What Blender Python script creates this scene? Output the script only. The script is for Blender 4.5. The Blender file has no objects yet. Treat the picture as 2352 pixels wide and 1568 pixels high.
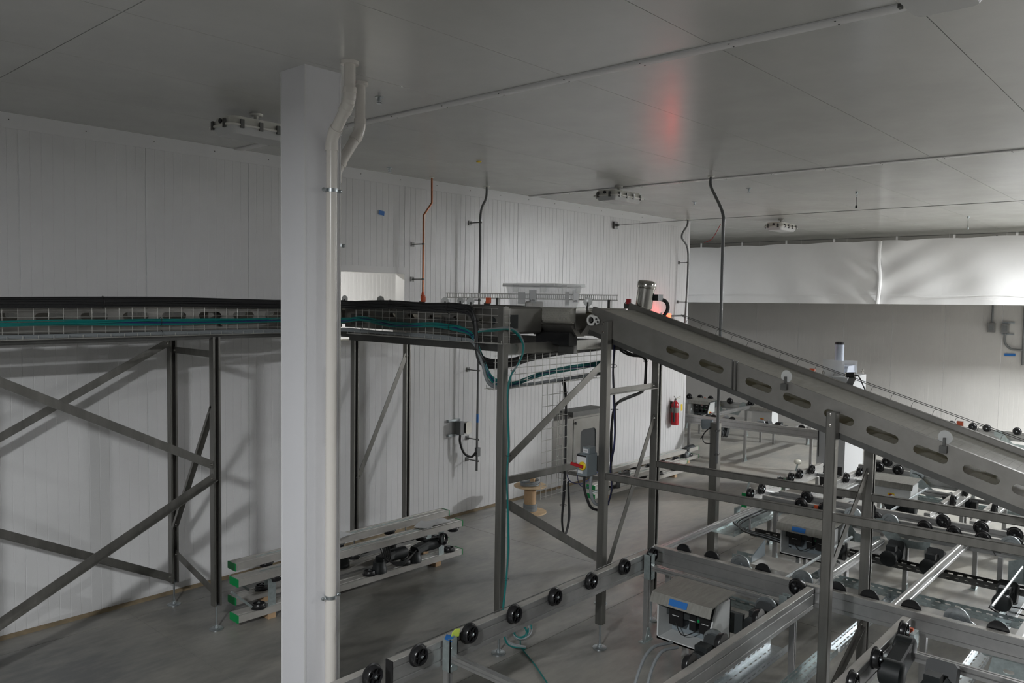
import bpy, math, random
from mathutils import Vector as V, Matrix
from mathutils.geometry import tessellate_polygon
random.seed(11)
scene = bpy.context.scene
col = scene.collection
R = math.radians

# ------------------------------------------------------------------ camera
# axes: X runs along the long panel wall, Y points to that wall, Z up; metres
F_PX, CX, CY, CAM_H = 1829.0, 1176.0, 784.0, 3.06
ax = V((2812 - CX, 705 - CY, F_PX)).normalized()
ay = V((-870 - CX, 649 - CY, F_PX)); ay = (ay - ax * ax.dot(ay)).normalized()
az = -ax.cross(ay) if ax.cross(ay).y > 0 else ax.cross(ay)
CAM = V((0, 0, CAM_H))
cam_d = bpy.data.cameras.new('camera'); cam = bpy.data.objects.new('camera', cam_d); col.objects.link(cam)
cam_d.sensor_width = 36; cam_d.lens = F_PX * 36 / 2352; cam_d.clip_start = 0.05
right = V((ax.x, ay.x, az.x)); down = V((ax.y, ay.y, az.y)); fwd = V((ax.z, ay.z, az.z))
m = Matrix((right, -down, -fwd)).transposed().to_4x4(); m.translation = CAM
cam.matrix_world = m
scene.camera = cam

# ------------------------------------------------------------------ world, exposure
w = bpy.data.worlds.new('world'); scene.world = w; w.use_nodes = True
w.node_tree.nodes['Background'].inputs[0].default_value = (0.5, 0.52, 0.55, 1)
w.node_tree.nodes['Background'].inputs[1].default_value = 0.02
vs = scene.view_settings
vs.view_transform = 'Standard'; vs.look = 'None'; vs.gamma = 1; vs.use_curve_mapping = False
vs.exposure = 0.91
LAMP_W = 210.0          # each burning ceiling fixture
LAMP_COL = (0.96, 0.98, 1.0)
CEIL = 4.56
WY = 7.83               # face of the long panel wall
# ceiling fixtures: x0, y0 (corner of the 0.70 x 0.35 housing), burning? the last three are added, unseen, to balance brightness
FIXTURES = [(3.30, 6.0, 0), (8.70, 6.0, 0), (14.10, 6.05, 0), (3.30, 0.80, 0), (-2.1, 1.0, 1.38), (17.0, -.5, 3.3), (9.0, -3.9, 0.55), (14.1, 1.0, 0.08), (15.6, 10.6, 0.03)]


def _ray(px, py):
    c = V((px - CX, py - CY, F_PX)); return V((ax.dot(c), ay.dot(c), az.dot(c)))
def sx(px, py, X): d = _ray(px, py); return CAM + d * (X / d.x)          # surveyed point on the plane X = const
def sy(px, py, Y): d = _ray(px, py); return CAM + d * (Y / d.y)
def sz(px, py, Z): d = _ray(px, py); return CAM + d * ((Z - CAM_H) / d.z)

# ------------------------------------------------------------------ materials
def mat(name, c, rough=0.5, metal=0.0, var=0.0, scale=4.0, bump=0.0, bscale=120.0, c2=None, stretch=(1, 1, 1), emit=None, es=0, trans=0, alpha=1, rvar=0.0):
    mt = bpy.data.materials.new(name); mt.use_nodes = True
    nt = mt.node_tree; p = nt.nodes['Principled BSDF']
    p.inputs['Base Color'].default_value = (*c, 1); p.inputs['Roughness'].default_value = rough
    p.inputs['Metallic'].default_value = metal
    if trans: p.inputs['Transmission Weight'].default_value = trans
    if alpha < 1: p.inputs['Alpha'].default_value = alpha
    if emit: p.inputs['Emission Color'].default_value = (*emit, 1); p.inputs['Emission Strength'].default_value = es
    if var or bump or c2 or rvar:
        geo = nt.nodes.new('ShaderNodeNewGeometry'); mp = nt.nodes.new('ShaderNodeMapping')
        mp.inputs['Scale'].default_value = stretch
        nt.links.new(geo.outputs['Position'], mp.inputs['Vector'])
    if var or c2 or rvar:
        n = nt.nodes.new('ShaderNodeTexNoise'); n.inputs['Scale'].default_value = scale; n.inputs['Detail'].default_value = 6
        n.inputs['Roughness'].default_value = 0.62
        nt.links.new(mp.outputs[0], n.inputs['Vector'])
        r = nt.nodes.new('ShaderNodeValToRGB'); r.color_ramp.elements[0].position = 0.33; r.color_ramp.elements[1].position = 0.68
        a = c2 or tuple(x * (1 - var) for x in c); b = c if c2 else tuple(min(1, x * (1 + var)) for x in c)
        r.color_ramp.elements[0].color = (*a, 1); r.color_ramp.elements[1].color = (*b, 1)
        nt.links.new(n.outputs['Fac'], r.inputs[0]); nt.links.new(r.outputs[0], p.inputs['Base Color'])
        if rvar:
            mr = nt.nodes.new('ShaderNodeMapRange'); mr.inputs[3].default_value = rough - rvar; mr.inputs[4].default_value = rough + rvar
            nt.links.new(n.outputs['Fac'], mr.inputs[0]); nt.links.new(mr.outputs[0], p.inputs['Roughness'])
    if bump:
        n2 = nt.nodes.new('ShaderNodeTexNoise'); n2.inputs['Scale'].default_value = bscale; n2.inputs['Detail'].default_value = 3
        nt.links.new(mp.outputs[0], n2.inputs['Vector'])
        bp = nt.nodes.new('ShaderNodeBump'); bp.inputs['Strength'].default_value = bump; bp.inputs['Distance'].default_value = 0.002
        nt.links.new(n2.outputs['Fac'], bp.inputs['Height']); nt.links.new(bp.outputs[0], p.inputs['Normal'])
    return mt

M = dict(
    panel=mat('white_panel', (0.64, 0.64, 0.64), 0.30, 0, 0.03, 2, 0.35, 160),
    fpanel=mat('shaded_taupe_panel', (0.47, 0.46, 0.44), 0.45, 0, 0.03, 2, 0.3, 160),  # taupe base also lowered to put shade into the far wall's colour
    joint=mat('panel_sealant', (0.80, 0.80, 0.80), 0.5),
    fjoint=mat('floor_joint', (0.30, 0.30, 0.285), 0.7),
    djoint=mat('dark_joint', (0.13, 0.13, 0.13), 0.7),
    ceil=mat('ceiling_panel', (0.50, 0.50, 0.48), 0.22, 0, 0.05, 1.2, 0.12, 60, rvar=0.05),
    trim=mat('white_trim', (0.66, 0.66, 0.66), 0.38),
    column=mat('column_cladding', (0.66, 0.66, 0.68), 0.42, 0, 0.02, 2, 0.2, 160),
    sealant=mat('brown_sealant', (0.20, 0.155, 0.095), 0.8, 0, 0.25, 6),
    pvc=mat('cream_pvc', (0.66, 0.63, 0.585), 0.25),
    zinc=mat('zinc_plate', (0.42, 0.455, 0.47), 0.34, 0.9, 0.12, 30),
    galv=mat('galvanised_steel', (0.40, 0.46, 0.46), 0.42, 0.75, 0.16, 25),
    steel=mat('stainless_steel', (0.225, 0.22, 0.205), 0.36, 0.85, 0.14, 14, 0.12, 300, stretch=(1, 1, 0.12), rvar=0.06),
    plate=mat('stainless_plate', (0.27, 0.262, 0.245), 0.40, 0.85, 0.10, 5, rvar=0.05),
    dsteel=mat('dull_steel', (0.12, 0.12, 0.115), 0.45, 0.8, 0.12, 10),
    polish=mat('polished_steel', (0.42, 0.41, 0.38), 0.16, 1.0),
    wire=mat('zinc_wire', (0.55, 0.54, 0.51), 0.4, 0.6),
    alu=mat('aluminium_profile', (0.43, 0.43, 0.425), 0.32, 0.75, 0.08, 10, rvar=0.05),
    aluw=mat('aluminium_top', (0.47, 0.455, 0.425), 0.40, 0.45, 0.08, 12),
    black=mat('black_plastic', (0.012, 0.012, 0.013), 0.28),
    rubber=mat('black_rubber', (0.02, 0.02, 0.021), 0.5),
    motor=mat('black_motor_paint', (0.014, 0.017, 0.018), 0.5),
    cable=mat('black_cable', (0.013, 0.013, 0.014), 0.42),
    teal=mat('teal_cable', (0.004, 0.165, 0.155), 0.45),
    navy=mat('navy_cable', (0.022, 0.028, 0.13), 0.45),
    gcable=mat('grey_cable', (0.23, 0.25, 0.26), 0.45),
    conduit=mat('grey_conduit', (0.16, 0.165, 0.165), 0.45, 0.3),
    copper=mat('copper_pipe', (0.43, 0.17, 0.09), 0.3, 0.95, 0.2, 12),
    orange=mat('orange_sensor', (0.62, 0.10, 0.03), 0.4),
    red=mat('red_paint', (0.42, 0.012, 0.02), 0.3),
    yellow=mat('yellow_plastic', (0.78, 0.56, 0.02), 0.4),
    green=mat('green_plastic', (0.0, 0.27, 0.07), 0.35),
    blue=mat('blue_tape', (0.01, 0.13, 0.42), 0.5),
    lime=mat('lime_tape', (0.55, 0.68, 0.10), 0.6),
    paper=mat('white_paper', (0.68, 0.69, 0.70), 0.6),
    white=mat('white_plastic', (0.72, 0.72, 0.70), 0.35),
    ivory=mat('ivory_plastic', (0.78, 0.76, 0.66), 0.4),
    belt=mat('white_modular_belt', (0.60, 0.59, 0.55), 0.5, 0, 0.08, 20),
    disc=mat('reflector_disc', (0.62, 0.63, 0.62), 0.25),
    clear=mat('clear_plastic', (0.85, 0.87, 0.88), 0.08, 0, alpha=0.2),
    frost=mat('frosted_plastic', (0.72, 0.73, 0.73), 0.35, 0, alpha=0.55),
    wood=mat('spool_plywood', (0.60, 0.44, 0.27), 0.7, 0, 0.12, 9),
    card=mat('spool_cardboard', (0.42, 0.28, 0.16), 0.75, 0, 0.08, 9),
    grey=mat('grey_enclosure', (0.20, 0.235, 0.255), 0.42),
    lgrey=mat('light_grey_enclosure', (0.56, 0.575, 0.57), 0.4, 0, 0.05, 3),
    lid=mat('brushed_lid', (0.27, 0.265, 0.24), 0.45, 0.45, 0.15, 10, stretch=(1, 5, 1)),
    dark=mat('dark_interior', (0.03, 0.035, 0.036), 0.6),
    wcab=mat('white_cabinet_paint', (0.42, 0.43, 0.44), 0.35),
    vent=mat('pale_blue_grey_metal', (0.42, 0.46, 0.54), 0.38, 0.3),
    curtain=mat('white_curtain', (0.90, 0.90, 0.895), 0.55, 0, 0.02, 2),
    lampw=mat('lamp_housing', (0.64, 0.63, 0.58), 0.4),
    lens=mat('frosted_lens', (0.50, 0.505, 0.50), 0.35),
    lit=mat('burning_lens', (0.9, 0.9, 0.9), 0.4, emit=(0.95, 0.97, 1.0), es=14),
    beacon=mat('red_beacon', (0.8, 0.05, 0.02), 0.3, emit=(1.0, 0.03, 0.012), es=7.5),
    rosewire=mat('red_wire', (0.5, 0.02, 0.02), 0.4),
)

nt = M['belt'].node_tree; tr = nt.nodes.new('ShaderNodeBsdfTranslucent'); tr.inputs[0].default_value = (0.62, 0.58, 0.44, 1)
ms = nt.nodes.new('ShaderNodeMixShader'); ms.inputs[0].default_value = 0.4
nt.links.new(nt.nodes['Principled BSDF'].outputs[0], ms.inputs[1]); nt.links.new(tr.outputs[0], ms.inputs[2]); nt.links.new(ms.outputs[0], nt.nodes['Material Output'].inputs[0])
# concrete floor: dusty grey slab with darker swirls, brown tinge along the wall
fl = bpy.data.materials.new('concrete'); fl.use_nodes = True
nt = fl.node_tree; p = nt.nodes['Principled BSDF']
geo = nt.nodes.new('ShaderNodeNewGeometry')
def noise(sc, det, st):
    mp = nt.nodes.new('ShaderNodeMapping'); mp.inputs['Scale'].default_value = st
    nt.links.new(geo.outputs['Position'], mp.inputs[0])
    n = nt.nodes.new('ShaderNodeTexNoise'); n.inputs['Scale'].default_value = sc; n.inputs['Detail'].default_value = det
    n.inputs['Roughness'].default_value = 0.6; nt.links.new(mp.outputs[0], n.inputs['Vector']); return n
n1 = noise(0.7, 7, (1, 1.6, 1)); n2 = noise(5, 6, (1, 3, 1))
mx = nt.nodes.new('ShaderNodeMath'); mx.operation = 'MULTIPLY_ADD'; mx.inputs[1].default_value = 0.35
nt.links.new(n2.outputs['Fac'], mx.inputs[0]); nt.links.new(n1.outputs['Fac'], mx.inputs[2])
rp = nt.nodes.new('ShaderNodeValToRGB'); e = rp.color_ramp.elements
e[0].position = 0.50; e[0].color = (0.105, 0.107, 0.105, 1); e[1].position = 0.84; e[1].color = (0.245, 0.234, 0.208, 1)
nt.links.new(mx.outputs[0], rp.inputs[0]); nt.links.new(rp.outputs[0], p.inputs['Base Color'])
p.inputs['Roughness'].default_value = 0.36
bp = nt.nodes.new('ShaderNodeBump'); bp.inputs['Strength'].default_value = 0.15; bp.inputs['Distance'].default_value = 0.004
nt.links.new(n2.outputs['Fac'], bp.inputs['Height']); nt.links.new(bp.outputs[0], p.inputs['Normal'])
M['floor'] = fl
# the concrete turns paler with growing X; the change is ragged
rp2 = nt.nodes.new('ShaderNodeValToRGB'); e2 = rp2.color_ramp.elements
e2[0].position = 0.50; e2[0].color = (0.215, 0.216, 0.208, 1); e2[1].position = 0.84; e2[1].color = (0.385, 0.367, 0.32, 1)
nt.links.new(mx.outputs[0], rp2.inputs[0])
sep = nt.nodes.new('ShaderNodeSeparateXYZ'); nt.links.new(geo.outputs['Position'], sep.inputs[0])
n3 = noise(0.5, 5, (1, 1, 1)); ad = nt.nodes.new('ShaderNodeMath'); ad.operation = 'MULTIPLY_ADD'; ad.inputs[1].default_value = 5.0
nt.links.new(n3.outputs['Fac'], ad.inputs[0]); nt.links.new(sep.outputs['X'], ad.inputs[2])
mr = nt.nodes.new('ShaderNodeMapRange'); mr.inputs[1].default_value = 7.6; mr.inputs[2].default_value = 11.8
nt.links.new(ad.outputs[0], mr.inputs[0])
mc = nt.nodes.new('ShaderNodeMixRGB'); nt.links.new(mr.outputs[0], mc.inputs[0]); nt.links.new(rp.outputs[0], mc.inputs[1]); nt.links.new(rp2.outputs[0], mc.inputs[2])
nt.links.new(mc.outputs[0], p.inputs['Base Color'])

# ------------------------------------------------------------------ mesh helpers
ORG = {}
class MB:
    def __init__(s): s.v = []; s.f = []
    def add(s, vs, fs):
        o = len(s.v); s.v += [V(x) for x in vs]; s.f += [tuple(o + i for i in f) for f in fs]; return s
    def box(s, x0, x1, y0, y1, z0, z1):
        x0, x1 = sorted((x0, x1)); y0, y1 = sorted((y0, y1)); z0, z1 = sorted((z0, z1))
        vs = [(x, y, z) for z in (z0, z1) for y in (y0, y1) for x in (x0, x1)]
        return s.add(vs, [(0, 2, 3, 1), (4, 5, 7, 6), (0, 1, 5, 4), (2, 6, 7, 3), (0, 4, 6, 2), (1, 3, 7, 5)])
    def extr(s, prof, o, u, v, wv):
        o, u, v, wv = V(o), V(u), V(v), V(wv); n = len(prof)
        a = [o + u * p[0] + v * p[1] for p in prof]; b = [x + wv for x in a]
        if u.cross(v).dot(wv) < 0: a.reverse(); b.reverse()
        return s.add(a + b, [tuple(reversed(range(n))), tuple(range(n, 2 * n))] + [(i, (i + 1) % n, n + (i + 1) % n, n + i) for i in range(n)])
    def bar(s, p0, p1, wd, h, up=(0, 0, 1), ch=0.0):
        p0, p1 = V(p0), V(p1); d = (p1 - p0); t = d.normalized(); up = V(up)
        sd = t.cross(up)
        if sd.length < 1e-4: sd = t.cross(V((1, 0, 0)))
        sd.normalize(); u2 = sd.cross(t).normalized(); a, b = wd / 2, h / 2; c = min(ch, a * .9, b * .9)
        pr = [(-a + c, -b), (a - c, -b), (a, -b + c), (a, b - c), (a - c, b), (-a + c, b), (-a, b - c), (-a, -b + c)] if c else [(-a, -b), (a, -b), (a, b), (-a, b)]
        return s.extr(pr, p0, sd, u2, d)
    def prof(s, p0, p1, pr, up=(0, 0, 1)):           # any profile (side, up) along p0-p1
        p0, p1 = V(p0), V(p1); d = p1 - p0; t = d.normalized(); sd = t.cross(V(up))
        if sd.length < 1e-4: sd = t.cross(V((1, 0, 0)))
        sd.normalize(); return s.extr(pr, p0, sd, sd.cross(t).normalized(), d)
    def angle(s, p0, p1, a, b, t=0.006, up=(0, 0, 1), flip=1):
        return s.prof(p0, p1, [(0, -a / 2), (flip * b, -a / 2), (flip * b, -a / 2 + t), (flip * t, -a / 2 + t), (flip * t, a / 2), (0, a / 2)], up)
    def lathe(s, prof, o, axis, n=20):
        o = V(o); t = V(axis).normalized(); u = t.orthogonal().normalized(); v = t.cross(u)
        vs = []; fs = []
        for (a, r) in prof:
            for k in range(n):
                q = 2 * math.pi * k / n; vs.append(o + t * a + (u * math.cos(q) + v * math.sin(q)) * max(r, 1e-4))
        for i in range(len(prof) - 1):
            for k in range(n):
                k2 = (k + 1) % n; fs.append((i * n + k, i * n + k2, (i + 1) * n + k2, (i + 1) * n + k))
        fs.append(tuple(reversed(range(n)))); L = (len(prof) - 1) * n; fs.append(tuple(range(L, L + n)))
        return s.add(vs, fs)
    def cyl(s, p0, p1, r, n=14, r1=None):
        p0, p1 = V(p0), V(p1); return s.lathe([(0, r), ((p1 - p0).length, r if r1 is None else r1)], p0, p1 - p0, n)
    def tube(s, pts, r, n=8, closed=False):
        pts = [V(x) for x in pts]; L = len(pts); vs = []; fs = []; u = None
        for i, q in enumerate(pts):
            if closed: d = pts[(i + 1) % L] - pts[i - 1]
            else: d = pts[min(i + 1, L - 1)] - pts[max(i - 1, 0)]
            d = d.normalized() if d.length > 1e-9 else V((0, 0, 1))
            u = d.orthogonal().normalized() if u is None else (u - d * d.dot(u))
            u = u.normalized() if u.length > 1e-6 else d.orthogonal().normalized(); v = d.cross(u)
            vs += [q + (u * math.cos(2 * math.pi * k / n) + v * math.sin(2 * math.pi * k / n)) * r for k in range(n)]
        for i in range(L if closed else L - 1):
            j = (i + 1) % L
            fs += [(i * n + k, i * n + (k + 1) % n, j * n + (k + 1) % n, j * n + k) for k in range(n)]
        if not closed: fs += [tuple(reversed(range(n))), tuple(range((L - 1) * n, L * n))]
        return s.add(vs, fs)
    def plate(s, outer, holes, o, u, v, t):
        o, u, v, t = V(o), V(u), V(v), V(t); loops = [outer] + holes
        pts = [p for l in loops for p in l]; n = len(pts)
        tris = tessellate_polygon([[V((p[0], p[1], 0)) for p in l] for l in loops])
        a = [o + u * p[0] + v * p[1] for p in pts]; vs = a + [x + t for x in a]; fs = []
        for tr in tris:
            q = [a[i] for i in tr]; nn = (q[1] - q[0]).cross(q[2] - q[0])
            f = tuple(tr) if nn.dot(t) < 0 else tuple(reversed(tr))
            fs += [f, tuple(n + i for i in reversed(f))]
        k = 0
        for l in loops:
            c = len(l); fs += [(k + i, k + (i + 1) % c, n + k + (i + 1) % c, n + k + i) for i in range(c)]; k += c
        return s.add(vs, fs)
    def sphere(s, c, r, n=12):
        k = 7; return s.lathe([(-r * math.cos(math.pi * i / k), r * math.sin(math.pi * i / k)) for i in range(k + 1)], c, (0, 0, 1), n)
    def mesh(s, name, material, off=V((0, 0, 0)), flat=False):
        me = bpy.data.meshes.new(name); me.from_pydata([tuple(x - off) for x in s.v], [], s.f); me.update(calc_edges=True)
        me.polygons.foreach_set('use_smooth', [not flat] * len(me.polygons))
        if not flat: me.set_sharp_from_angle(angle=R(38))
        me.materials.append(M[material]); return me
    def build(s, name, material, parent=None, loc=None, flat=False):
        if parent is not None: off = ORG[parent.name]
        else: off = V(loc) if loc is not None else V((sum(x.x for x in s.v) / len(s.v), sum(x.y for x in s.v) / len(s.v), min(x.z for x in s.v)))
        ob = bpy.data.objects.new(name, s.mesh(name, material, off, flat)); col.objects.link(ob)
        if parent is not None: ob.parent = parent
        else: ob.location = off
        ORG[ob.name] = off; return ob

def tag(o, label=None, cat=None, group=None, kind=None):
    if label: o['label'] = label
    if cat: o['category'] = cat
    if group: o['group'] = group
    if kind: o['kind'] = kind
    return o
def thing(name, label, cat, loc, group=None):
    o = bpy.data.objects.new(name, None); col.objects.link(o); o.location = loc; o.empty_display_size = 0.1
    ORG[o.name] = V(loc); return tag(o, label, cat, group)
def inst(name, me, parent, loc, rot=None, local=False):
    o = bpy.data.objects.new(name, me); col.objects.link(o); o.parent = parent
    o.location = V(loc) if local else V(loc) - ORG[parent.name]
    if rot is not None: o.rotation_euler = rot
    ORG[o.name] = V(loc); return o
def smooth(pts, k=6):
    pts = [V(p) for p in pts]; out = []
    P = [pts[0] * 2 - pts[1]] + pts + [pts[-1] * 2 - pts[-2]]
    for i in range(1, len(P) - 2):
        a, b, c, d = P[i - 1:i + 3]
        for j in range(k):
            t = j / k
            out.append(0.5 * ((2 * b) + (c - a) * t + (2 * a - 5 * b + 4 * c - d) * t * t + (3 * b - a - 3 * c + d) * t ** 3))
    out.append(pts[-1]); return out
def oval(cx, cy, L, h, n=6, rot=0.0):
    r = h / 2; a = L / 2 - r; pts = []
    for k in range(n + 1): q = -math.pi / 2 + math.pi * k / n; pts.append((a + r * math.cos(q), r * math.sin(q)))
    for k in range(n + 1): q = math.pi / 2 + math.pi * k / n; pts.append((-a + r * math.cos(q), r * math.sin(q)))
    c, sn = math.cos(rot), math.sin(rot)
    return [(cx + x * c - y * sn, cy + x * sn + y * c) for x, y in pts]
def rrect(x0, x1, y0, y1, r, n=4):
    pts = []
    for (cx, cy, q0) in ((x1 - r, y0 + r, -90), (x1 - r, y1 - r, 0), (x0 + r, y1 - r, 90), (x0 + r, y0 + r, 180)):
        for k in range(n + 1): q = R(q0 + 90 * k / n); pts.append((cx + r * math.cos(q), cy + r * math.sin(q)))
    return pts
def text(s, size, material, parent, loc, xdir, ydir, name='lettering'):
    c = bpy.data.curves.new(name, 'FONT'); c.body = s; c.size = size; c.align_x = 'CENTER'; c.align_y = 'CENTER'
    c.extrude = 0.0004; c.resolution_u = 2
    t = bpy.data.objects.new('t', c); col.objects.link(t)
    me = bpy.data.meshes.new_from_object(t.evaluated_get(bpy.context.evaluated_depsgraph_get())); bpy.data.objects.remove(t)
    me.materials.clear(); me.materials.append(M[material])
    xd, yd = V(xdir).normalized(), V(ydir).normalized(); zd = xd.cross(yd)
    mm = Matrix((xd, yd, zd)).transposed().to_4x4(); mm.translation = V(loc) - ORG[parent.name]
    me.transform(mm); o = bpy.data.objects.new(name, me); col.objects.link(o); o.parent = parent; ORG[o.name] = ORG[parent.name]; return o

# ================================================================== SETTING
def panel_wall(name, fixed, c0, c1, axis, face, z1=CEIL, pitch=1.089, off=2.331, cut=None, ribs=12, kind='structure', thick=0.10, pmat='panel', gw=.0038, gd_=.0019):
    """ribbed insulated panels side by side; axis 'x' or 'y' is the run, face the sign of the outward normal"""
    w_ = MB(); b0 = fixed - face * 0.006; b1 = fixed - face * thick
    segs = [(c0, c1, 0, z1)] if not cut else [(c0, cut[0], 0, z1), (cut[1], c1, 0, z1), (cut[0], cut[1], 0, cut[2]), (cut[0], cut[1], cut[3], z1)]
    for (a, b, q0, q1) in segs:
        if axis == 'x': w_.box(a, b, b0, b1, q0, q1)
        else: w_.box(b0, b1, a, b, q0, q1)
    wall = w_.build(name, 'joint', loc=((c0 + c1) / 2, fixed, 0) if axis == 'x' else (fixed, (c0 + c1) / 2, 0)); tag(wall, kind=kind)
    k0 = math.floor((c0 - off) / pitch)
    for k in range(k0, k0 + 60):
        a = off + k * pitch; b = a + pitch
        if b <= c0 or a >= c1: continue
        a2, b2 = max(a, c0), min(b, c1)
        if b2 - a2 < 0.03: continue
        zs = [(0.0, z1)]
        if cut and a2 >= cut[0] - 0.02 and b2 <= cut[1] + 0.02: zs = [(0.0, cut[2]), (cut[3], z1)]
        prof = [(a2 + 0.004, 0)]
        rp_ = pitch / ribs
        for j in range(1, ribs):
            g = a + j * rp_
            if a2 + 0.02 < g < b2 - 0.02: prof += [(g - gw, 0), (g - gw * .3, -gd_), (g + gw * .3, -gd_), (g + gw, 0)]
        prof += [(b2 - 0.004, 0), (b2 - 0.004, -0.008), (a2 + 0.004, -0.008)]
        for (q0, q1) in zs:
            pm = MB()
            if axis == 'x': pm.extr(prof, (0, fixed, q0), (1, 0, 0), (0, face, 0), (0, 0, q1 - q0))
            else: pm.extr(prof, (fixed, 0, q0), (0, 1, 0), (face, 0, 0), (0, 0, q1 - q0))
            pm.build('wall_panel', pmat, wall, flat=True)
    return wall

OPEN = (5.597, 6.686, 2.50, 3.33)
panel_wall('wall_left', WY, -8.0, 13.90, 'x', -1, cut=OPEN, thick=0.14)
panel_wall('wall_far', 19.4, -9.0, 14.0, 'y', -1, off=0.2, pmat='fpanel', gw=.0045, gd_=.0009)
panel_wall('wall_beyond', 12.0, 0.0, 13.7, 'x', -1, off=0.4)
for nm, (x0, x1, y0, y1) in {'wall_right': (-8, 20.2, -9.15, -9.0), 'wall_near': (-8.15, -8.0, -9, WY + .14), 'wall_side': (13.9, 20.2, 14.0, 14.15),
                             'wall_end': (13.76, 13.90, WY + .14, 14.0), 'wall_store': (-0.15, 0.0, WY + .14, 12.0)}.items():
    tag(MB().box(x0, x1, y0, y1, 0, CEIL).build(nm, 'panel'), kind='structure')

# floor slabs with saw-cut joints
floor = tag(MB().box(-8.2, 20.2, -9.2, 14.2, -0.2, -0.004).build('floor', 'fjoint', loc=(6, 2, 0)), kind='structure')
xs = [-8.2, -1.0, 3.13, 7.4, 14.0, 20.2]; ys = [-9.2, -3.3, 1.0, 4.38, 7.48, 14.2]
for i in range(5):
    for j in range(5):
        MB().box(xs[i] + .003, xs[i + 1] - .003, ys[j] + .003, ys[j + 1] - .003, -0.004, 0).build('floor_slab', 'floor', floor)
# ceiling panels
ceil = tag(MB().box(-8.2, 20.2, -9.2, 14.2, CEIL + .008, CEIL + .12).build('ceiling', 'djoint', loc=(6, 2, CEIL)), kind='structure')
cxs = [-8.2, -3.0, 1.86, 4.335, 9.08, 13.8, 20.2]; cys = [-9.2] + [2.33 + 1.09 * k for k in range(-10, 11)] + [14.2]
for i in range(len(cxs) - 1):
    for j in range(len(cys) - 1):
        MB().box(cxs[i] + .003, cxs[i + 1] - .003, cys[j] + .002, cys[j + 1] - .002, CEIL, CEIL + .008).build('ceiling_panel', 'ceil', ceil)
def screws(mb, pts, d, r=0.006): [mb.lathe([(0, r), (0.004, r * .7)], q, d, 6) for q in pts]
n = 1
for X in (4.335, 9.08):
    t = tag(MB().extr([(-.05, 0), (.05, 0), (.05, -.008), (.044, -.012), (-.044, -.012), (-.05, -.008)], (X + .055, -9.2, CEIL), (1, 0, 0), (0, 0, 1), (0, 17.03, 0)).build('trim_%d' % n, 'trim'), kind='structure'); n += 1
    s_ = MB(); screws(s_, [(X + .055 + o, y * 0.61 + 0.4, CEIL - .012) for y in range(0, 12) for o in (-.03, .03)], (0, 0, -1)); s_.build('screw', 'dsteel', t)
# wall head, corner and opening trims
t = tag(MB().prof((-8, WY - .009, CEIL - .065), (13.9, WY - .009, CEIL - .065), [(-.001, .065), (-.001, -.065), (-.01, -.065), (-.014, .065)]).build('trim_%d' % n, 'trim'), kind='structure'); n += 1
s_ = MB(); screws(s_, [(0.4 + .62 * k, WY - .022, CEIL - .06) for k in range(21)], (0, -1, 0)); s_.build('screw', 'dsteel', t)
tm = MB().box(13.86, 13.93, WY - .006, WY + .14, 0, CEIL); tag(tm.build('trim_%d' % n, 'trim'), kind='structure'); n += 1
tm = MB(); x0, x1, z0, z1 = OPEN
tm.box(x0 - .06, x1 + .06, WY - .012, WY + .16, z1 - .006, z1 + .075); tm.box(x0 - .06, x1 + .06, WY - .012, WY + .16, z0 - .06, z0 + .006)
tm.box(x0 - .06, x0 + .006, WY - .012, WY + .16, z0 + .006, z1 - .006); tm.box(x1 - .006, x1 + .06, WY - .012, WY + .16, z0 + .006, z1 - .006)
tag(tm.build('trim_%d' % n, 'trim'), kind='structure'); n += 1
tag(MB().extr([(0, 0), (-.035, 0), (-.008, .028), (0, .03)], (-8, WY - .004, 0), (0, 1, 0), (0, 0, 1), (21.9, 0, 0)).build('baseboard_left', 'sealant'), kind='structure')

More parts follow.
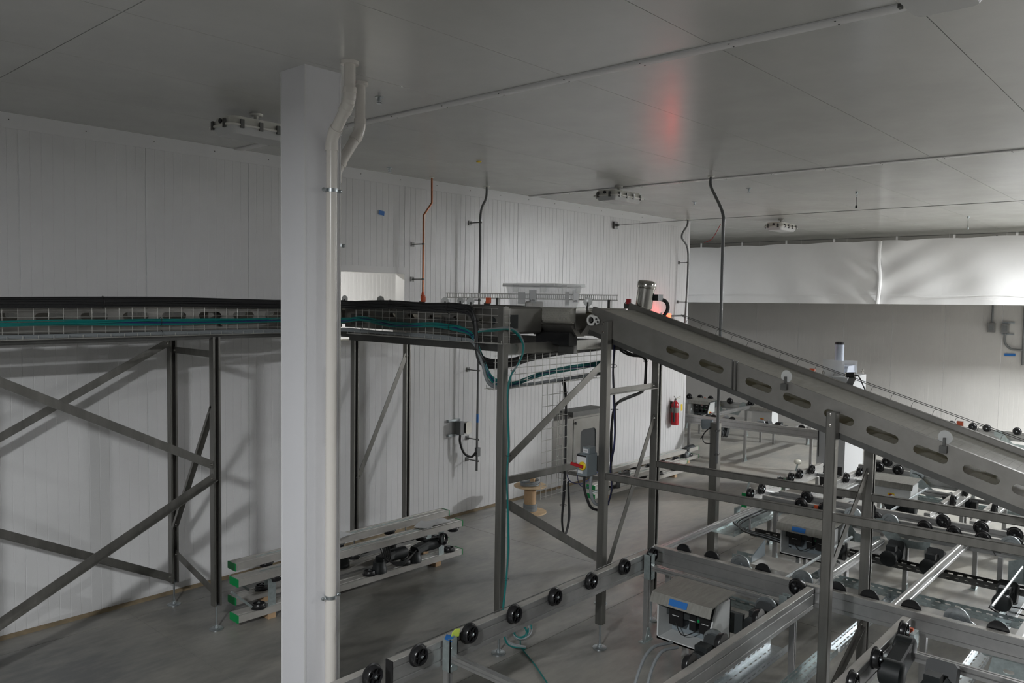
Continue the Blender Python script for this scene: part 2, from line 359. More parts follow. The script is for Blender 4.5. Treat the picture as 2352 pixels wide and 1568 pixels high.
# ------------------------------------------------------------------ ceiling lights
def fixture(x0, y0, lit, label):
    z = CEIL
    g = thing('vapor_tight_light', label, 'ceiling light', (x0 + .35, y0 + .175, z - .2), 'vapor tight ceiling lights')
    x1, y1 = x0 + .70, y0 + .35; zt = z - .075
    h = MB()
    lo = [V((p[0], p[1], zt - .075)) for p in rrect(x0, x1, y0, y1, .05)]; up = [V((p[0], p[1], zt)) for p in rrect(x0 + .03, x1 - .03, y0 + .03, y1 - .03, .06)]
    k = len(lo); h.add(lo + up, [tuple(reversed(range(k))), tuple(range(k, 2 * k))] + [(i, (i + 1) % k, k + (i + 1) % k, k + i) for i in range(k)])
    h.extr(rrect(x0 - .012, x1 + .012, y0 - .012, y1 + .012, .055), (0, 0, zt - .082), (1, 0, 0), (0, 1, 0), (0, 0, .014))
    h.build('housing', 'lampw', g)
    d = MB(); lo = [V((p[0], p[1], zt - .14)) for p in rrect(x0 + .045, x1 - .045, y0 + .045, y1 - .045, .04)]; up = [V((p[0], p[1], zt - .08)) for p in rrect(x0 + .004, x1 - .004, y0 + .004, y1 - .004, .05)]
    d.add(lo + up, [tuple(reversed(range(k))), tuple(range(k, 2 * k))] + [(i, (i + 1) % k, k + (i + 1) % k, k + i) for i in range(k)])
    d.build('diffuser', 'lit' if lit else 'lens', g)
    for (cx_, cy_, ex, ey) in [(x0 + a, b, .016, .008) for a in (.1, .27, .43, .6) for b in (y0 - .008, y1 + .008)] + [(a, y0 + b, .008, .016) for a in (x0 - .008, x1 + .008) for b in (.08, .27)]:
        MB().box(cx_ - ex, cx_ + ex, cy_ - ey, cy_ + ey, zt - .1, zt - .03).build('clip', 'dsteel', g)
    mt_ = MB(); mt_.cyl((x0 + .33, y0 + .17, zt - .01), (x0 + .33, y0 + .17, z), .02, 10); mt_.lathe([(0, .05), (.012, .055), (.02, .055)], (x0 + .33, y0 + .17, z - .02), (0, 0, 1), 14)
    mt_.build('mount', 'lampw', g)
    MB().cyl((x0 - .001, y0 + .17, zt - .035), (x0 + .012, y0 + .17, zt - .035), .02, 12).build('knockout', 'black', g)
    if lit:
        L = bpy.data.lights.new('lamp', 'AREA'); L.shape = 'RECTANGLE'; L.size = .6; L.size_y = .28; L.energy = LAMP_W * lit; L.color = LAMP_COL
        o = bpy.data.objects.new('lamp', L); col.objects.link(o); o.parent = g; o.location = V((x0 + .35, y0 + .175, zt - .15)) - ORG[g.name]
FL = ['unlit vapor tight light on the ceiling behind the square column', 'unlit vapor tight light above the motor of the sloping conveyor',
      'unlit vapor tight light in front of the hanging white curtain', 'unlit vapor tight light straddling the pale ceiling batten',
      'burning vapor tight light at the near end of the hall', 'burning vapor tight light beside the hanging white curtain', 'added unseen vapor tight light balancing brightness over the far machines',
      'added unseen dim vapor tight light brightening the machines before the curtain', 'added unseen vapor tight light brightening the bay past the wall end']
for (x, y, l), lb in zip(FIXTURES, FL): fixture(x, y, l, lb)
# light in the store room behind the opening
g = thing('store_light', 'burning ceiling lamp of the bright room behind the wall opening', 'ceiling light', (6.2, 10.2, CEIL - .1))
MB().box(5.6, 6.8, 10.05, 10.35, CEIL - .08, CEIL).build('housing', 'lampw', g); MB().box(5.63, 6.77, 10.08, 10.32, CEIL - .1, CEIL - .08).build('diffuser', 'lit', g)
L = bpy.data.lights.new('lamp', 'AREA'); L.shape = 'RECTANGLE'; L.size = 1.1; L.size_y = .22; L.energy = 150; L.color = (1, .98, .94)
o = bpy.data.objects.new('lamp', L); col.objects.link(o); o.parent = g; o.location = (0, 0, -.02)

# ------------------------------------------------------------------ column and drain pipes
CXa, CXb, CYa, CYb = 3.045, 3.33, 4.575, 4.86
g = thing('clad_column', 'square white panel clad column from floor to ceiling', 'column', ((CXa + CXb) / 2, (CYa + CYb) / 2, 0))
MB().bar(((CXa + CXb) / 2, (CYa + CYb) / 2, 0), ((CXa + CXb) / 2, (CYa + CYb) / 2, CEIL), CXb - CXa, CYb - CYa, (0, 1, 0)).build('cladding', 'column', g)
for (x, y) in ((CXa, CYa), (CXb, CYa), (CXa, CYb), (CXb, CYb)):
    qx = 1 if x == CXa else -1; qy = 1 if y == CYa else -1
    MB().extr([(-qx * .002, -qy * .002), (qx * .010, -qy * .002), (qx * .010, 0), (0, 0), (0, qy * .010), (-qx * .002, qy * .010)], (x, y, 0), (1, 0, 0), (0, 1, 0), (0, 0, CEIL)).build('corner_trim', 'trim', g)
def drain(label, pts, r, zc, group):
    g = thing('drain_pipe', label, 'pipe', (pts[0][0], pts[0][1], 0), group)
    pts = [V(p) for p in pts]
    for a, b in zip(pts[:-1], pts[1:]): MB().cyl(a, b, r, 20).build('pipe', 'pvc', g)
    for i in (1, 2):
        a, b, c = pts[i - 1], pts[i], pts[i + 1]; e0 = b + (a - b).normalized() * .07; e1 = b + (c - b).normalized() * .07
        q = [e0, b + (a - b).normalized() * .035, b + ((a - b).normalized() + (c - b).normalized()) * .012, b + (c - b).normalized() * .035, e1]
        el = MB().tube(smooth(q, 4), r * 1.1, 20)
        for e_, d_ in ((e0, (a - b).normalized()), (e1, (c - b).normalized())): el.cyl(e_ - d_ * .02, e_ + d_ * .015, r * 1.17, 20)
        el.build('elbow', 'pvc', g)
    MB().lathe([(0, r * 1.55), (.012, r * 1.6), (.02, r * 1.6)], (pts[-1].x, pts[-1].y, CEIL - .02), (0, 0, 1), 24).build('ceiling_flange', 'pvc', g)
    for z in zc:
        c = MB().lathe([(-.012, r * 1.02), (-.012, r * 1.14), (.012, r * 1.14), (.012, r * 1.02)], (pts[0].x, pts[0].y, z), (0, 0, 1), 20)
        for s_ in (-1, 1): c.cyl((pts[0].x + s_ * r * 1.1, pts[0].y, z), (pts[0].x + s_ * r * 1.75, pts[0].y, z), .009, 8); c.sphere((pts[0].x + s_ * r * 1.7, pts[0].y - .004, z), .014, 8)
        c.build('clamp', 'zinc', g)
PY = CYa - .052
pt = [sy(757, 1500, PY), sy(762, 330, PY), None, None]; px0 = pt[1].x
drain('cream plastic drain pipe on the lit side of the column with two elbows', [(px0, PY, 0), (px0, PY, sy(766, 318, PY).z), (3.20, 4.30, 4.31), (3.20, 4.30, CEIL)], .038, (sy(760, 437, PY).z, sy(757, 1370, PY).z), 'drain pipes on the column')
drain('cream plastic drain pipe hidden behind the column except for its top bend', [(CXb + .052, 4.70, 0), (CXb + .052, 4.70, 3.92), (3.56, 4.66, 4.22), (3.56, 4.66, CEIL)], .037, (3.4,), 'drain pipes on the column')

# ------------------------------------------------------------------ support frames
def channel(s):                                        # lipped C profile, open towards +up
    a = s / 2; t = .005; l = .018
    return [(-a, -a), (a, -a), (a, a), (a - l, a), (a - l, a - t), (a - t, a - t), (a - t, -a + t), (-a + t, -a + t), (-a + t, a - t), (-a + l, a - t), (-a + l, a), (-a, a)]
def post(g, x, y, z1, open_dir=None, s=.07, zb=.22):
    if open_dir is None: b = MB().bar((x, y, zb), (x, y, z1), s, s, (0, 1, 0), .006)
    else: b = MB().prof((x, y, zb), (x, y, z1), channel(s), open_dir)
    po = b.build('post', 'steel', g)
    f = MB().cyl((x, y, .03), (x, y, zb + .03), .009, 10); f.lathe([(0, .062), (.008, .062), (.012, .056), (.014, .022), (.035, .018)], (x, y, 0), (0, 0, 1), 20)
    f.box(x - s * .42, x + s * .42, y - s * .42, y + s * .42, zb, zb + .006); f.build('levelling_foot', 'zinc', po)
    return po
def brace(g, p0, p1, a=.07, b=.045, up=(0, 0, 1), flip=1, name='brace'):
    br = MB().angle(p0, p1, a, b, .006, up, flip).build(name, 'steel', g)
    bt = MB(); d = (V(p1) - V(p0)).normalized()
    for q in (V(p0) + d * .03, V(p1) - d * .03): bt.sphere(q, .012, 8)
    bt.build('bolt', 'polish', br); return br

def side_rail(g, p0, p1, h, ovals, inward, L=.2, oh=.055, mat_='plate', zo=0.0, name='side_rail'):
    """plate with stadium cut-outs along p0-p1 (p = lower edge), flanges turned inward"""
    p0, p1 = V(p0), V(p1); d = (p1 - p0).length; u = (p1 - p0).normalized(); inn = V(inward)
    up = (inn.cross(u)); up = up if up.z > 0 else -up; up.normalize()
    holes = [oval(c, h * .5 + zo, L, oh) for c in ovals if .15 < c < d - .15]
    b = MB().plate([(0, 0), (d, 0), (d, h), (0, h)], holes, p0, u, up, inn * .004)
    for q in (0, h - .004): b.extr([(.0045, 0), (.03, 0), (.03, .004), (.0045, .004)], p0 + up * q, inn, up, u * d)
    return b.build(name, mat_, g)
def reflector(g, p, nrm, r=.035, dot=False):
    p = V(p); n_ = V(nrm).normalized()
    d = MB().lathe([(-.003, r), (-.003, 0.001), (.003, 0.001), (.003, r)][::-1] if False else [(-.004, r * .97), (.004, r), (.006, r * .9)], p + V((0, 0, r * .9)), n_, 20)
    o = d.build('reflector', 'disc', g)
    MB().box(p.x - .009, p.x + .009, p.y - .009, p.y + .009, p.z - .05, p.z + r * .8).build('bracket', 'dsteel', o)
    return o
def sensor(g, p, red=False):
    p = V(p); o = MB().box(p.x - .013, p.x + .013, p.y - .02, p.y + .02, p.z + .025, p.z + .075).build('photo_sensor', 'orange' if not red else 'red', g)
    b = MB(); b.box(p.x - .005, p.x + .005, p.y - .02, p.y + .05, p.z - .02, p.z + .03); b.tube(smooth([p + V((0, .02, .05)), p + V((.02, .05, .04)), p + V((.02, .06, .0)), p + V((.03, .03, -.06))]), .004, 6); b.build('bracket', 'dsteel', o)

ZR = 2.72; HR = .255
# run parallel to the wall
g = thing('wall_conveyor', 'raised stainless conveyor running parallel to the panel wall on braced posts', 'conveyor', (3.5, 7.1, 0))
wall_conv = g
side_rail(g, (-2.2, 6.74, ZR), (4.93, 6.74, ZR), HR, [.18 + .325 * k for k in range(22)], (0, 1, 0), .21, .062)
side_rail(g, (-2.2, 7.46, ZR), (5.60, 7.46, ZR), HR, [.18 + .325 * k for k in range(24)], (0, -1, 0), .21, .062)
MB().box(-2.2, 5.58, 6.77, 7.43, ZR + .17, ZR + .19).build('belt', 'belt', g)
for y in (6.70, 7.50): MB().bar((-2.2, y, 2.675), (4.95, y, 2.675), .04, .07).build('beam', 'dsteel', g)
post(g, 3.52, 6.69, 2.66, (0, -1, 0)); post(g, 3.52, 7.52, 2.66, (0, -1, 0)); post(g, 1.42, 6.69, 2.66, (0, -1, 0)); post(g, 1.42, 7.52, 2.66, (0, -1, 0))
brace(g, (1.45, 6.66, 2.58), (3.49, 6.66, 1.51), flip=-1); brace(g, (3.49, 6.66, 1.41), (1.45, 6.66, .41), flip=-1)
brace(g, (1.45, 7.49, 1.51), (3.49, 7.49, 2.58), flip=-1); brace(g, (3.49, 7.49, .28), (1.45, 7.49, 1.34), flip=-1)
brace(g, (3.52, 6.72, 2.05), (3.52, 7.49, .78), .07, .03, up=(1, 0, 0)); brace(g, (3.52, 6.72, .33), (3.52, 7.49, .52), .07, .03)
brace(g, (3.52, 6.72, 2.5), (3.52, 7.49, 2.5), .06, .03)
for x in (2.25, 3.3): reflector(g, (x, 6.75, ZR + HR), (0, -1, 0)) if False else None
dr = MB(); dr.box(3.52, 3.72, 6.80, 7.0, 2.70, 2.90); dr.cyl((3.62, 6.79, 2.8), (3.62, 6.7, 2.8), .05, 14); dr.build('drive_box', 'steel', g)

# run coming back from the wall towards the sloping conveyor
g = thing('cross_conveyor', 'raised stainless conveyor leaving the wall opening behind the black cable bundle', 'conveyor', (5.3, 5.6, 0))
cross_conv = g
side_rail(g, (4.97, 4.52, ZR), (4.97, 6.74, ZR), HR, [.2 + .33 * k for k in range(7)], (1, 0, 0), .2, .062)
side_rail(g, (5.60, 4.86, ZR), (5.60, 7.75, ZR), HR, [.2 + .33 * k for k in range(9)], (-1, 0, 0), .2, .062)
side_rail(g, (5.66, 4.86, ZR), (5.66, 11.0, ZR), HR, [.2 + .33 * k for k in range(18)], (1, 0, 0), .2, .062)
side_rail(g, (6.45, 4.30, ZR), (6.45, 11.0, ZR), HR - .02, [], (-1, 0, 0))
MB().box(5.0, 5.57, 5.05, 7.43, ZR + .17, ZR + .19).build('belt', 'belt', g)
eb = MB().bar((5.02, 4.66, 2.85), (5.52, 4.66, 2.85), .17, .24, ch=.02).build('end_box', 'plate', g); MB().box(5.08, 5.2, 4.572, 4.58, 2.78, 2.9).build('window', 'dark', eb); MB().box(5.012, 5.02, 4.62, 4.70, 2.78, 2.9).build('window', 'dark', eb)
MB().tube([(4.985, 4.56, 2.76), (4.985, 4.56, 2.95)], .006, 6).build('hinge_rod', 'zinc', eb); MB().box(5.69, 6.42, 4.32, 11.0, ZR + .17, ZR + .19).build('belt', 'belt', g)
MB().bar((4.94, 4.52, 2.63), (4.94, 6.6, 2.63), .045, .075).build('beam', 'dsteel', g)
MB().bar((5.67, 4.30, 2.60), (5.67, 7.74, 2.60), .05, .09).build('beam', 'dsteel', g)
MB().bar((6.46, 4.30, 2.60), (6.46, 7.74, 2.60), .05, .09).build('beam', 'dsteel', g)
MB().bar((4.96, 4.5, 2.615), (6.42, 4.5, 2.615), .05, .09).build('beam', 'steel', g)
post(g, 4.93, 4.5, 2.97); post(g, 6.46, 4.52, 2.62); post(g, 5.67, 7.5, 2.6, (0, -1, 0)); post(g, 6.46, 7.5, 2.6, (0, -1, 0))
brace(g, (6.43, 7.47, 2.33), (5.70, 7.47, .9), .06, .03)
brace(g, (4.96, 4.47, 1.66), (6.43, 4.47, 2.47), flip=-1); brace(g, (4.96, 4.47, 1.31), (6.43, 4.47, .45), flip=-1)
MB().bar((4.96, 4.47, 1.50), (6.43, 4.47, 1.48), .04, .06, ch=.005).build('cross_rail', 'steel', g)
# chain belt turning over its end roller
RZ = 2.895; RX = 5.60; Y0, Y1 = 4.27, 4.77
rl = MB(); N = 30; rr = .065
bt = MB()
for k in range(15):
    q0 = R(92 + 12.4 * k); c = V((RX + math.cos(q0) * rr, 0, RZ + math.sin(q0) * rr))
    tdir = V((-math.sin(q0), 0, math.cos(q0))); nd = V((math.cos(q0), 0, math.sin(q0)))
    for j in range(36):
        y = Y0 + (Y1 - Y0) * (j + .35 + (.5 if k % 2 else 0)) / 36.5; dy_ = .0028 if k % 2 else -.0028
        bt.bar(V((c.x, y - dy_, c.z)) - tdir * .0085, V((c.x, y + dy_, c.z)) + tdir * .0085, .0085, .009, nd)
bt.build('chain_link', 'belt', g)['kind'] = 'stuff'
MB().cyl((RX, Y0, RZ), (RX, Y1, RZ), rr - .006, 24).build('end_roller', 'belt', g)
MB().box(RX, 6.42, Y0, Y1, RZ + rr - .012, RZ + rr - .002).build('transfer_belt', 'belt', g)
MB().plate(rrect(-.12, .13, -.155, .12, .02), [], (RX + .06, Y1 + .012, RZ), (1, 0, 0), (0, 0, 1), (0, .006, 0)).build('end_plate', 'plate', g)
MB().plate(rrect(-.02, .13, -.12, .07, .02), [], (RX + .03, Y0 - .012, RZ), (1, 0, 0), (0, 0, 1), (0, .006, 0)).build('end_plate', 'plate', g)
MB().extr([(-.05, 0), (.16, 0), (.16, -.10), (.05, -.10)], (RX, Y0, RZ - .085), (1, 0, 0), (0, 0, 1), (0, .5, 0)).build('return_tray', 'plate', g)
MB().bar((RX + .02, Y0 + .02, 2.69), (RX + .02, Y1 - .1, 2.69), .12, .12, ch=.01).build('drive_motor', 'black', g)
MB().box(5.5, 5.58, 4.87, 4.99, 2.76, 2.94).build('gear_cover', 'steel', g)
# ladder-like white guide along the far side
gd = MB()
for z in (3.035, 3.085): gd.bar((6.50, 4.42, z), (6.50, 6.85, z), .012, .010)
for k in range(94): gd.bar((6.50, 4.43 + .0257 * k, 3.035), (6.50, 4.43 + .0257 * k, 3.085), .008, .007, (1, 0, 0))
gd = gd.build('side_guide', 'white', g)
for y in (4.5, 6.0): MB().box(6.48, 6.52, y, y + .03, 2.93, 3.04).build('guide_bracket', 'dsteel', gd)
for (px, py) in ((792, 676), (874, 677), (1022, 680), (1058, 681), (1081, 681)):
    q = sx(px, 690, 5.02 if px != 1058 else 5.63); reflector(g, (q.x, q.y, ZR + HR + .0), (-.6, -1, 0) if px not in (1058, 792) else (-1, -.35, 0), .036)
sensor(g, (5.02, sx(972, 690, 5.02).y, ZR + HR - .005)); sensor(g, (5.02, sx(1122, 690, 5.02).y, ZR + HR - .005))
# wiring boxes seen under the bundle
for (px, w_) in ((820, .14), (1010, .1), (1040, .1)):
    q = sx(px, 725, 4.95); MB().box(4.93, 4.962, q.y - w_ / 2, q.y + w_ / 2, 2.75, 2.86).build('junction_plate', 'dsteel', g)

# ------------------------------------------------------------------ sloping conveyor
g = thing('incline_conveyor', 'sloping stainless belt conveyor descending from the raised line over the machines', 'conveyor', (6.03, 1.5, 0))
incl = g
SL = .2935; Ya, Yb = 4.16, -2.3
def zi(y): return 2.99 - SL * (4.135 - y)
HI = .205
cN = [ .85 + .305 * k for k in range(24)]
u = V((0, Yb - Ya, zi(Yb) - zi(Ya))); Lr = u.length
NX, FX = 5.655, 6.41
def rail_pts(y, dz): return zi(y) + dz
p0 = V((NX, Ya, zi(Ya) - HI * 1.04)); p1 = V((NX, Yb, zi(Yb) - HI * 1.04))
ov = []
for (px, py) in ((1556, 810), (1633, 843), (1742, 884), (1830, 921), (1927, 958), (2027, 996), (2138, 1040), (2254, 1088), (2370, 1135)):
    q = sx(px, py, NX); ov.append(((q - p0).dot(u.normalized())))
ov += [ov[-1] + .33 * k for k in range(1, 7)]
side_rail(g, p0, p1, HI, ov, (1, 0, 0), .215, .06)
side_rail(g, p0 + V((FX - NX, .12, .035)), p1 + V((FX - NX, .12, .035)), HI, ov, (-1, 0, 0), .215, .06)
MB().bar(p0 + V((.022, 0, -.022)), p1 + V((.022, 0, -.022)), .006, .05, (0, 0, 1)).build('bottom_guard', 'dsteel', g)
MB().bar(p0 + V((FX - NX - .03, .12, .013)), p1 + V((FX - NX - .03, .12, .013)), .006, .05, (0, 0, 1)).build('bottom_guard', 'dsteel', g)
# modular belt: slats
bm = MB(); un = u.normalized(); nn = V((0, -un.z, un.y)); nn = nn if nn.z > 0 else -nn
ns = int(Lr / .05)
me_s = None
for k in range(ns):
    a = V(((NX + FX) / 2, Ya, zi(Ya) - .055)) + un * (k + .5) * .05
    if me_s is None:
        sb = MB(); sb.bar(V((-(FX - NX) / 2 + .012, 0, 0)), V(((FX - NX) / 2 - .012, 0, 0)), .0492, .012, nn, .0)
        me_s = sb.mesh('belt_slat', 'belt')
    inst('belt_slat', me_s, g, a)
for k in range(0, ns, 1):
    a = V(((NX + FX) / 2, Ya, zi(Ya) - .185)) + un * (k + .5) * .05
    inst('belt_slat', me_s, g, a)
post(g, 5.617, 3.93, 2.86); post(g, 6.45, 3.93, 2.62, (0, -1, 0)); post(g, 5.617, 2.0, 2.29); post(g, 6.45, 2.0, 2.1, (0, -1, 0)); post(g, 5.617, .0, 1.7); post(g, 6.45, .0, 1.6)
for y in (3.93, 2.0, 0.0):
    for dz in (0, .075):
        MB().lathe([(0, .011), (.008, .011), (.01, .006)], (5.617 - .033, y + .008, zi(y) - .09 - dz), (-1, 0, 0), 6).build('bolt', 'polish', g)
MB().bar((5.62, 3.9, 1.525), (5.62, -2.2, 1.61), .05, .06, ch=.005).build('tie_rail', 'steel', g)
MB().bar((6.45, 3.9, 1.51), (6.45, -2.2, 1.60), .05, .06, ch=.005).build('tie_rail', 'steel', g)
brace(g, (5.65, 3.93, 2.25), (6.42, 3.93, 2.25), .05, .04, name='cross_rail'); brace(g, (6.42, 3.92, 1.97), (5.65, 3.92, .6), .055, .03)
brace(g, (5.65, 2.0, .2), (6.42, 2.0, .55), .065, .03, name='cross_rail'); brace(g, (6.42, 2.0, 1.75), (5.65, 2.0, 1.1), .065, .03)
# joint plates
for dy in (0, .03): 
    q = sx(1684, 860, NX); MB().bar(V((NX - .006, q.y - dy, zi(q.y - dy) + .01)), V((NX - .006, q.y - dy, zi(q.y - dy) - .215)), .006, .03, (1, 0, 0)).build('joint_flange', 'dsteel', g)
# flange bearing
q = sx(1360, 735, NX - .01); b_ = MB()
b_.lathe([(0, .05), (.012, .05), (.02, .044), (.02, .03), (.008, .028)], q, (-1, 0, 0), 24)
b_.extr([(-.01, -.05), (.075, -.03), (.085, 0), (.055, .035), (-.01, .05)], q, (0, -1, 0), (0, 0, 1), (-.012, 0, 0))
b_ = b_.build('flange_bearing', 'white', g)
bb = MB(); bb.lathe([(0, .027), (.012, .027), (.012, .018), (.02, .018)], q, (-1, 0, 0), 16)
for (a, c) in ((.055, .01), (.07, -.012), (.04, -.03)): bb.cyl(q + V((0, -a, c)), q + V((-.018, -a, c)), .01, 10)
bb.build('bearing_insert', 'dsteel', b_)
# motor standing on the far rail
mo = V((6.50, 4.13, zi(4.13) - .03)); md = V((0, .22, 1)).normalized(); md = V((0.0, -.15, 1)).normalized()
mt_ = MB().lathe([(0, .07), (.01, .08), (.20, .08), (.20, .086), (.205, .088), (.25, .088), (.266, .078), (.272, .05)], mo, md, 28).build('motor', 'polish', g)
jb = MB(); jb.box(6.55, 6.64, 4.0, 4.1, mo.z + .08, mo.z + .14); jb.tube(smooth([(6.62, 4.03, mo.z + .1), (6.68, 3.99, mo.z + .07), (6.68, 3.97, mo.z), (6.63, 4.0, mo.z - .09)]), .018, 10); jb.build('gland', 'rubber', mt_)
sensor(g, (6.43, 4.25, zi(4.16) - .02), True)
# reflectors and sensors of the slope
for (px, py) in ((1803, 860), (2168, 1000)):
    q = sx(px, py + 30, NX - .005); r_ = MB().lathe([(-.003, .046), (.003, .047)], V((q.x + .02, q.y, zi(q.y) + .035)), (1, -.3, 0), 24).build('reflector', 'disc', g)
    cl = MB(); cl.bar(V((q.x, q.y, zi(q.y) + .035)), V((q.x, q.y, zi(q.y) - .04)), .022, .014, (0, 1, 0)); cl.box(q.x - .03, q.x + .01, q.y - .022, q.y + .022, zi(q.y) - .06, zi(q.y) - .015); cl.build('clip', 'dsteel', r_)
q = sx(1360, 690, 5.66); reflector(g, (5.68, 4.18, 2.985), (-1, -.6, 0), .04)
for (px, py) in ((1866, 853), (2205, 975)): sensor(g, sx(px, py, 6.45) + V((0, 0, -.05)))
# camera bracket with cable
q = sx(1955, 870, 6.47); cb = MB(); cb.bar(q + V((0, .04, -.12)), q + V((0, -.015, .02)), .05, .012, (1, 0, 0)); cb.bar(q + V((0, .12, -.10)), q + V((0, .02, -.13)), .06, .03, (0, 0, 1)); 
cb = cb.build('scanner_bracket', 'dsteel', g); MB().bar(q + V((0, .03, .03)), q + V((0, -.03, .035)), .05, .04, ch=.006).build('scanner', 'black', cb)
MB().tube(smooth([q + V((0, -.03, .03)), q + V((0, -.06, .02)), q + V((0, -.12, -.1)), sx(1992, 902, 6.47)]), .005, 6).build('scanner_cable', 'cable', cb)
# wire guide along the far rail
wt = MB()
for dz in (.03, .042): wt.tube([(6.47, y, zi(y) + dz + .01) for y in (3.7, 2.0, -2.3)], .0025, 5)
for k in range(40): y = 3.65 - k * .148; wt.tube([(6.47, y, zi(y) - .01), (6.47, y - .01, zi(y) + .02), (6.47, y - .03, zi(y) + .035)], .002, 4)
wt.build('wire_guide', 'dsteel', g)
# drop leg under the head
MB().extr([(-.12, 0), (.10, 0), (-.02, .14), (-.12, .14)], (NX + .05, 4.18, 2.72), (0, 1, 0), (0, 0, 1), (.6, 0, 0)).build('head_chute', 'plate', g)

# ------------------------------------------------------------------ cable trays and bundles
def bundle(name, label, path, rad, n_, sp, matn, ties=(), group='cable bundles on the raised line', wob=.006, mats=None, cat='cable bundle'):
    g = thing(name, label, cat, path[0], group); base = smooth(path, 6)
    for k in range(n_):
        q = 2.399 * k; rr_ = math.sqrt((k + .5) / n_); o_ = V((sp[0] * rr_ * math.cos(q), sp[1] * rr_ * math.cos(q + .6), sp[2] * rr_ * math.sin(q)))
        ph = random.random() * 6; pts = [b + o_ + V((0, 0, wob * math.sin(i * .55 + ph))) + V((wob * .5 * math.sin(i * .4 + ph), wob * .5 * math.cos(i * .4 + ph), 0)) for i, b in enumerate(base)]
        MB().tube(pts, rad * random.uniform(.85, 1.1), 6).build('cable', (mats[k % len(mats)] if mats else matn), g)
    for i in ties:
        i = min(i, len(base) - 2); d = (base[i + 1] - base[i]).normalized()
        sd_ = d.cross(V((0, 0, 1))); sd_ = sd_.normalized() if sd_.length > .3 else V((1, 0, 0)); u2 = sd_.cross(d).normalized()
        ra, rb = max(sp[0], sp[1]) + rad + wob, (sp[2] if abs(d.z) < .6 else max(sp[0], sp[1])) + rad + wob
        MB().tube([base[i] + sd_ * ra * math.cos(t * .5236) + u2 * rb * math.sin(t * .5236) for t in range(12)], .0022, 5, True).build('cable_tie', 'black', g)
    return g
TY, TX = 6.61, 4.865
bundle('black_cable_bundle', 'thick bundle of black cables along the top of the raised conveyors', [(-2.2, TY, 2.965), (0, TY, 2.965), (1.8, TY, 2.96), (3.2, TY, 2.965), (4.3, TY, 2.955), (4.75, TY - .08, 2.955), (TX, 6.3, 2.955), (TX, 5.7, 2.96), (TX, 5.2, 2.95), (TX, 4.95, 2.95), (TX, 4.83, 2.93), (TX, 4.77, 2.84), (TX + .0, 4.75, 2.70), (TX, 4.72, 2.56), (TX + .06, 4.66, 2.48), (5.15, 4.6, 2.49), (5.6, 4.58, 2.545), (6.6, 4.58, 2.59)],
       .0095, 26, (.016, .016, .036), 'cable', (15, 40, 50, 66, 76))
bundle('teal_cable_bundle', 'bundle of teal and navy data cables lying in the wire tray', [(-2.2, TY, 2.81), (0.5, TY, 2.80), (2, TY, 2.80), (3, TY, 2.805), (4.3, TY, 2.80), (4.75, TY - .08, 2.80), (TX, 6.3, 2.81), (TX, 5.8, 2.78), (TX, 5.2, 2.785), (TX, 4.9, 2.765), (TX, 4.76, 2.68), (TX + .02, 4.70, 2.54), (TX + .06, 4.62, 2.36), (5.15, 4.58, 2.30), (5.7, 4.57, 2.38), (6.6, 4.58, 2.42)],
       .0065, 11, (.01, .01, .021), 'teal', (18, 24, 30, 50, 58), mats=['teal', 'teal', 'teal', 'teal', 'navy', 'teal', 'teal', 'teal'], wob=.009)
bundle('grey_cable_bundle', 'grey cables tied along the bottom of the wire tray', [(-2.2, TY - .02, 2.715), (0.5, TY - .02, 2.71), (3, TY - .02, 2.705), (4.3, TY - .02, 2.70), (4.75, TY - .1, 2.70), (TX - .02, 6.3, 2.70), (TX - .02, 5.6, 2.69), (TX - .02, 5.0, 2.685), (TX - .01, 4.78, 2.66), (TX, 4.68, 2.5), (TX + .06, 4.62, 2.3), (5.3, 4.58, 2.28), (6.6, 4.58, 2.31)],
       .009, 5, (.008, .008, .014), 'gcable', (12, 20, 30, 44), wob=.004)
DY = 4.43
dp = [sy(x, y, DY) for x, y in ((1100, 760), (1130, 757), (1165, 754), (1188, 764), (1202, 790), (1200, 815), (1188, 838), (1174, 862), (1167, 900), (1167, 960), (1169, 1025), (1165, 1090), (1167, 1180), (1168, 1260), (1163, 1330), (1156, 1400), (1157, 1440))]
dp.append(V((dp[-1].x + .05, 4.42, .1))); dp.append(V((dp[-1].x + .18, 4.38, .015)))
bundle('drop_cables', 'teal and grey cables looping off the tray and hanging down the post', dp, .0075, 5, (.012, .012, .012), 'teal', (40, 62, 84), mats=['teal', 'gcable', 'teal', 'gcable', 'teal'], wob=.003)
cc = sz(1195, 1462, .03); g = thing('loose_cable_coil', 'loose coil of teal and grey cable ends on the floor beside the post', 'cable coil', (cc.x, cc.y, 0))
for k in range(9):
    a0 = random.uniform(0, 6); rr_ = random.uniform(.06, .13); tl = random.uniform(.5, 1.1); pts = [V((cc.x + rr_ * math.cos(a0 + t * .35) * 1.1, cc.y + .5 * rr_ * math.sin(a0 + t * .35), .02 + rr_ * tl * (1 + math.sin(a0 + t * .35)) * .7 + k * .003)) for t in range(12)]
    MB().tube(smooth(pts, 2), .0065, 6).build('cable', 'teal' if k % 3 else 'gcable', g)
MB().tube(smooth([(cc.x, cc.y, .012), (cc.x - .12, cc.y - .12, .008), (cc.x - .28, cc.y - .4, .008), (cc.x - .5, cc.y - .75, .008)]), .006, 6).build('cable', 'teal', g)

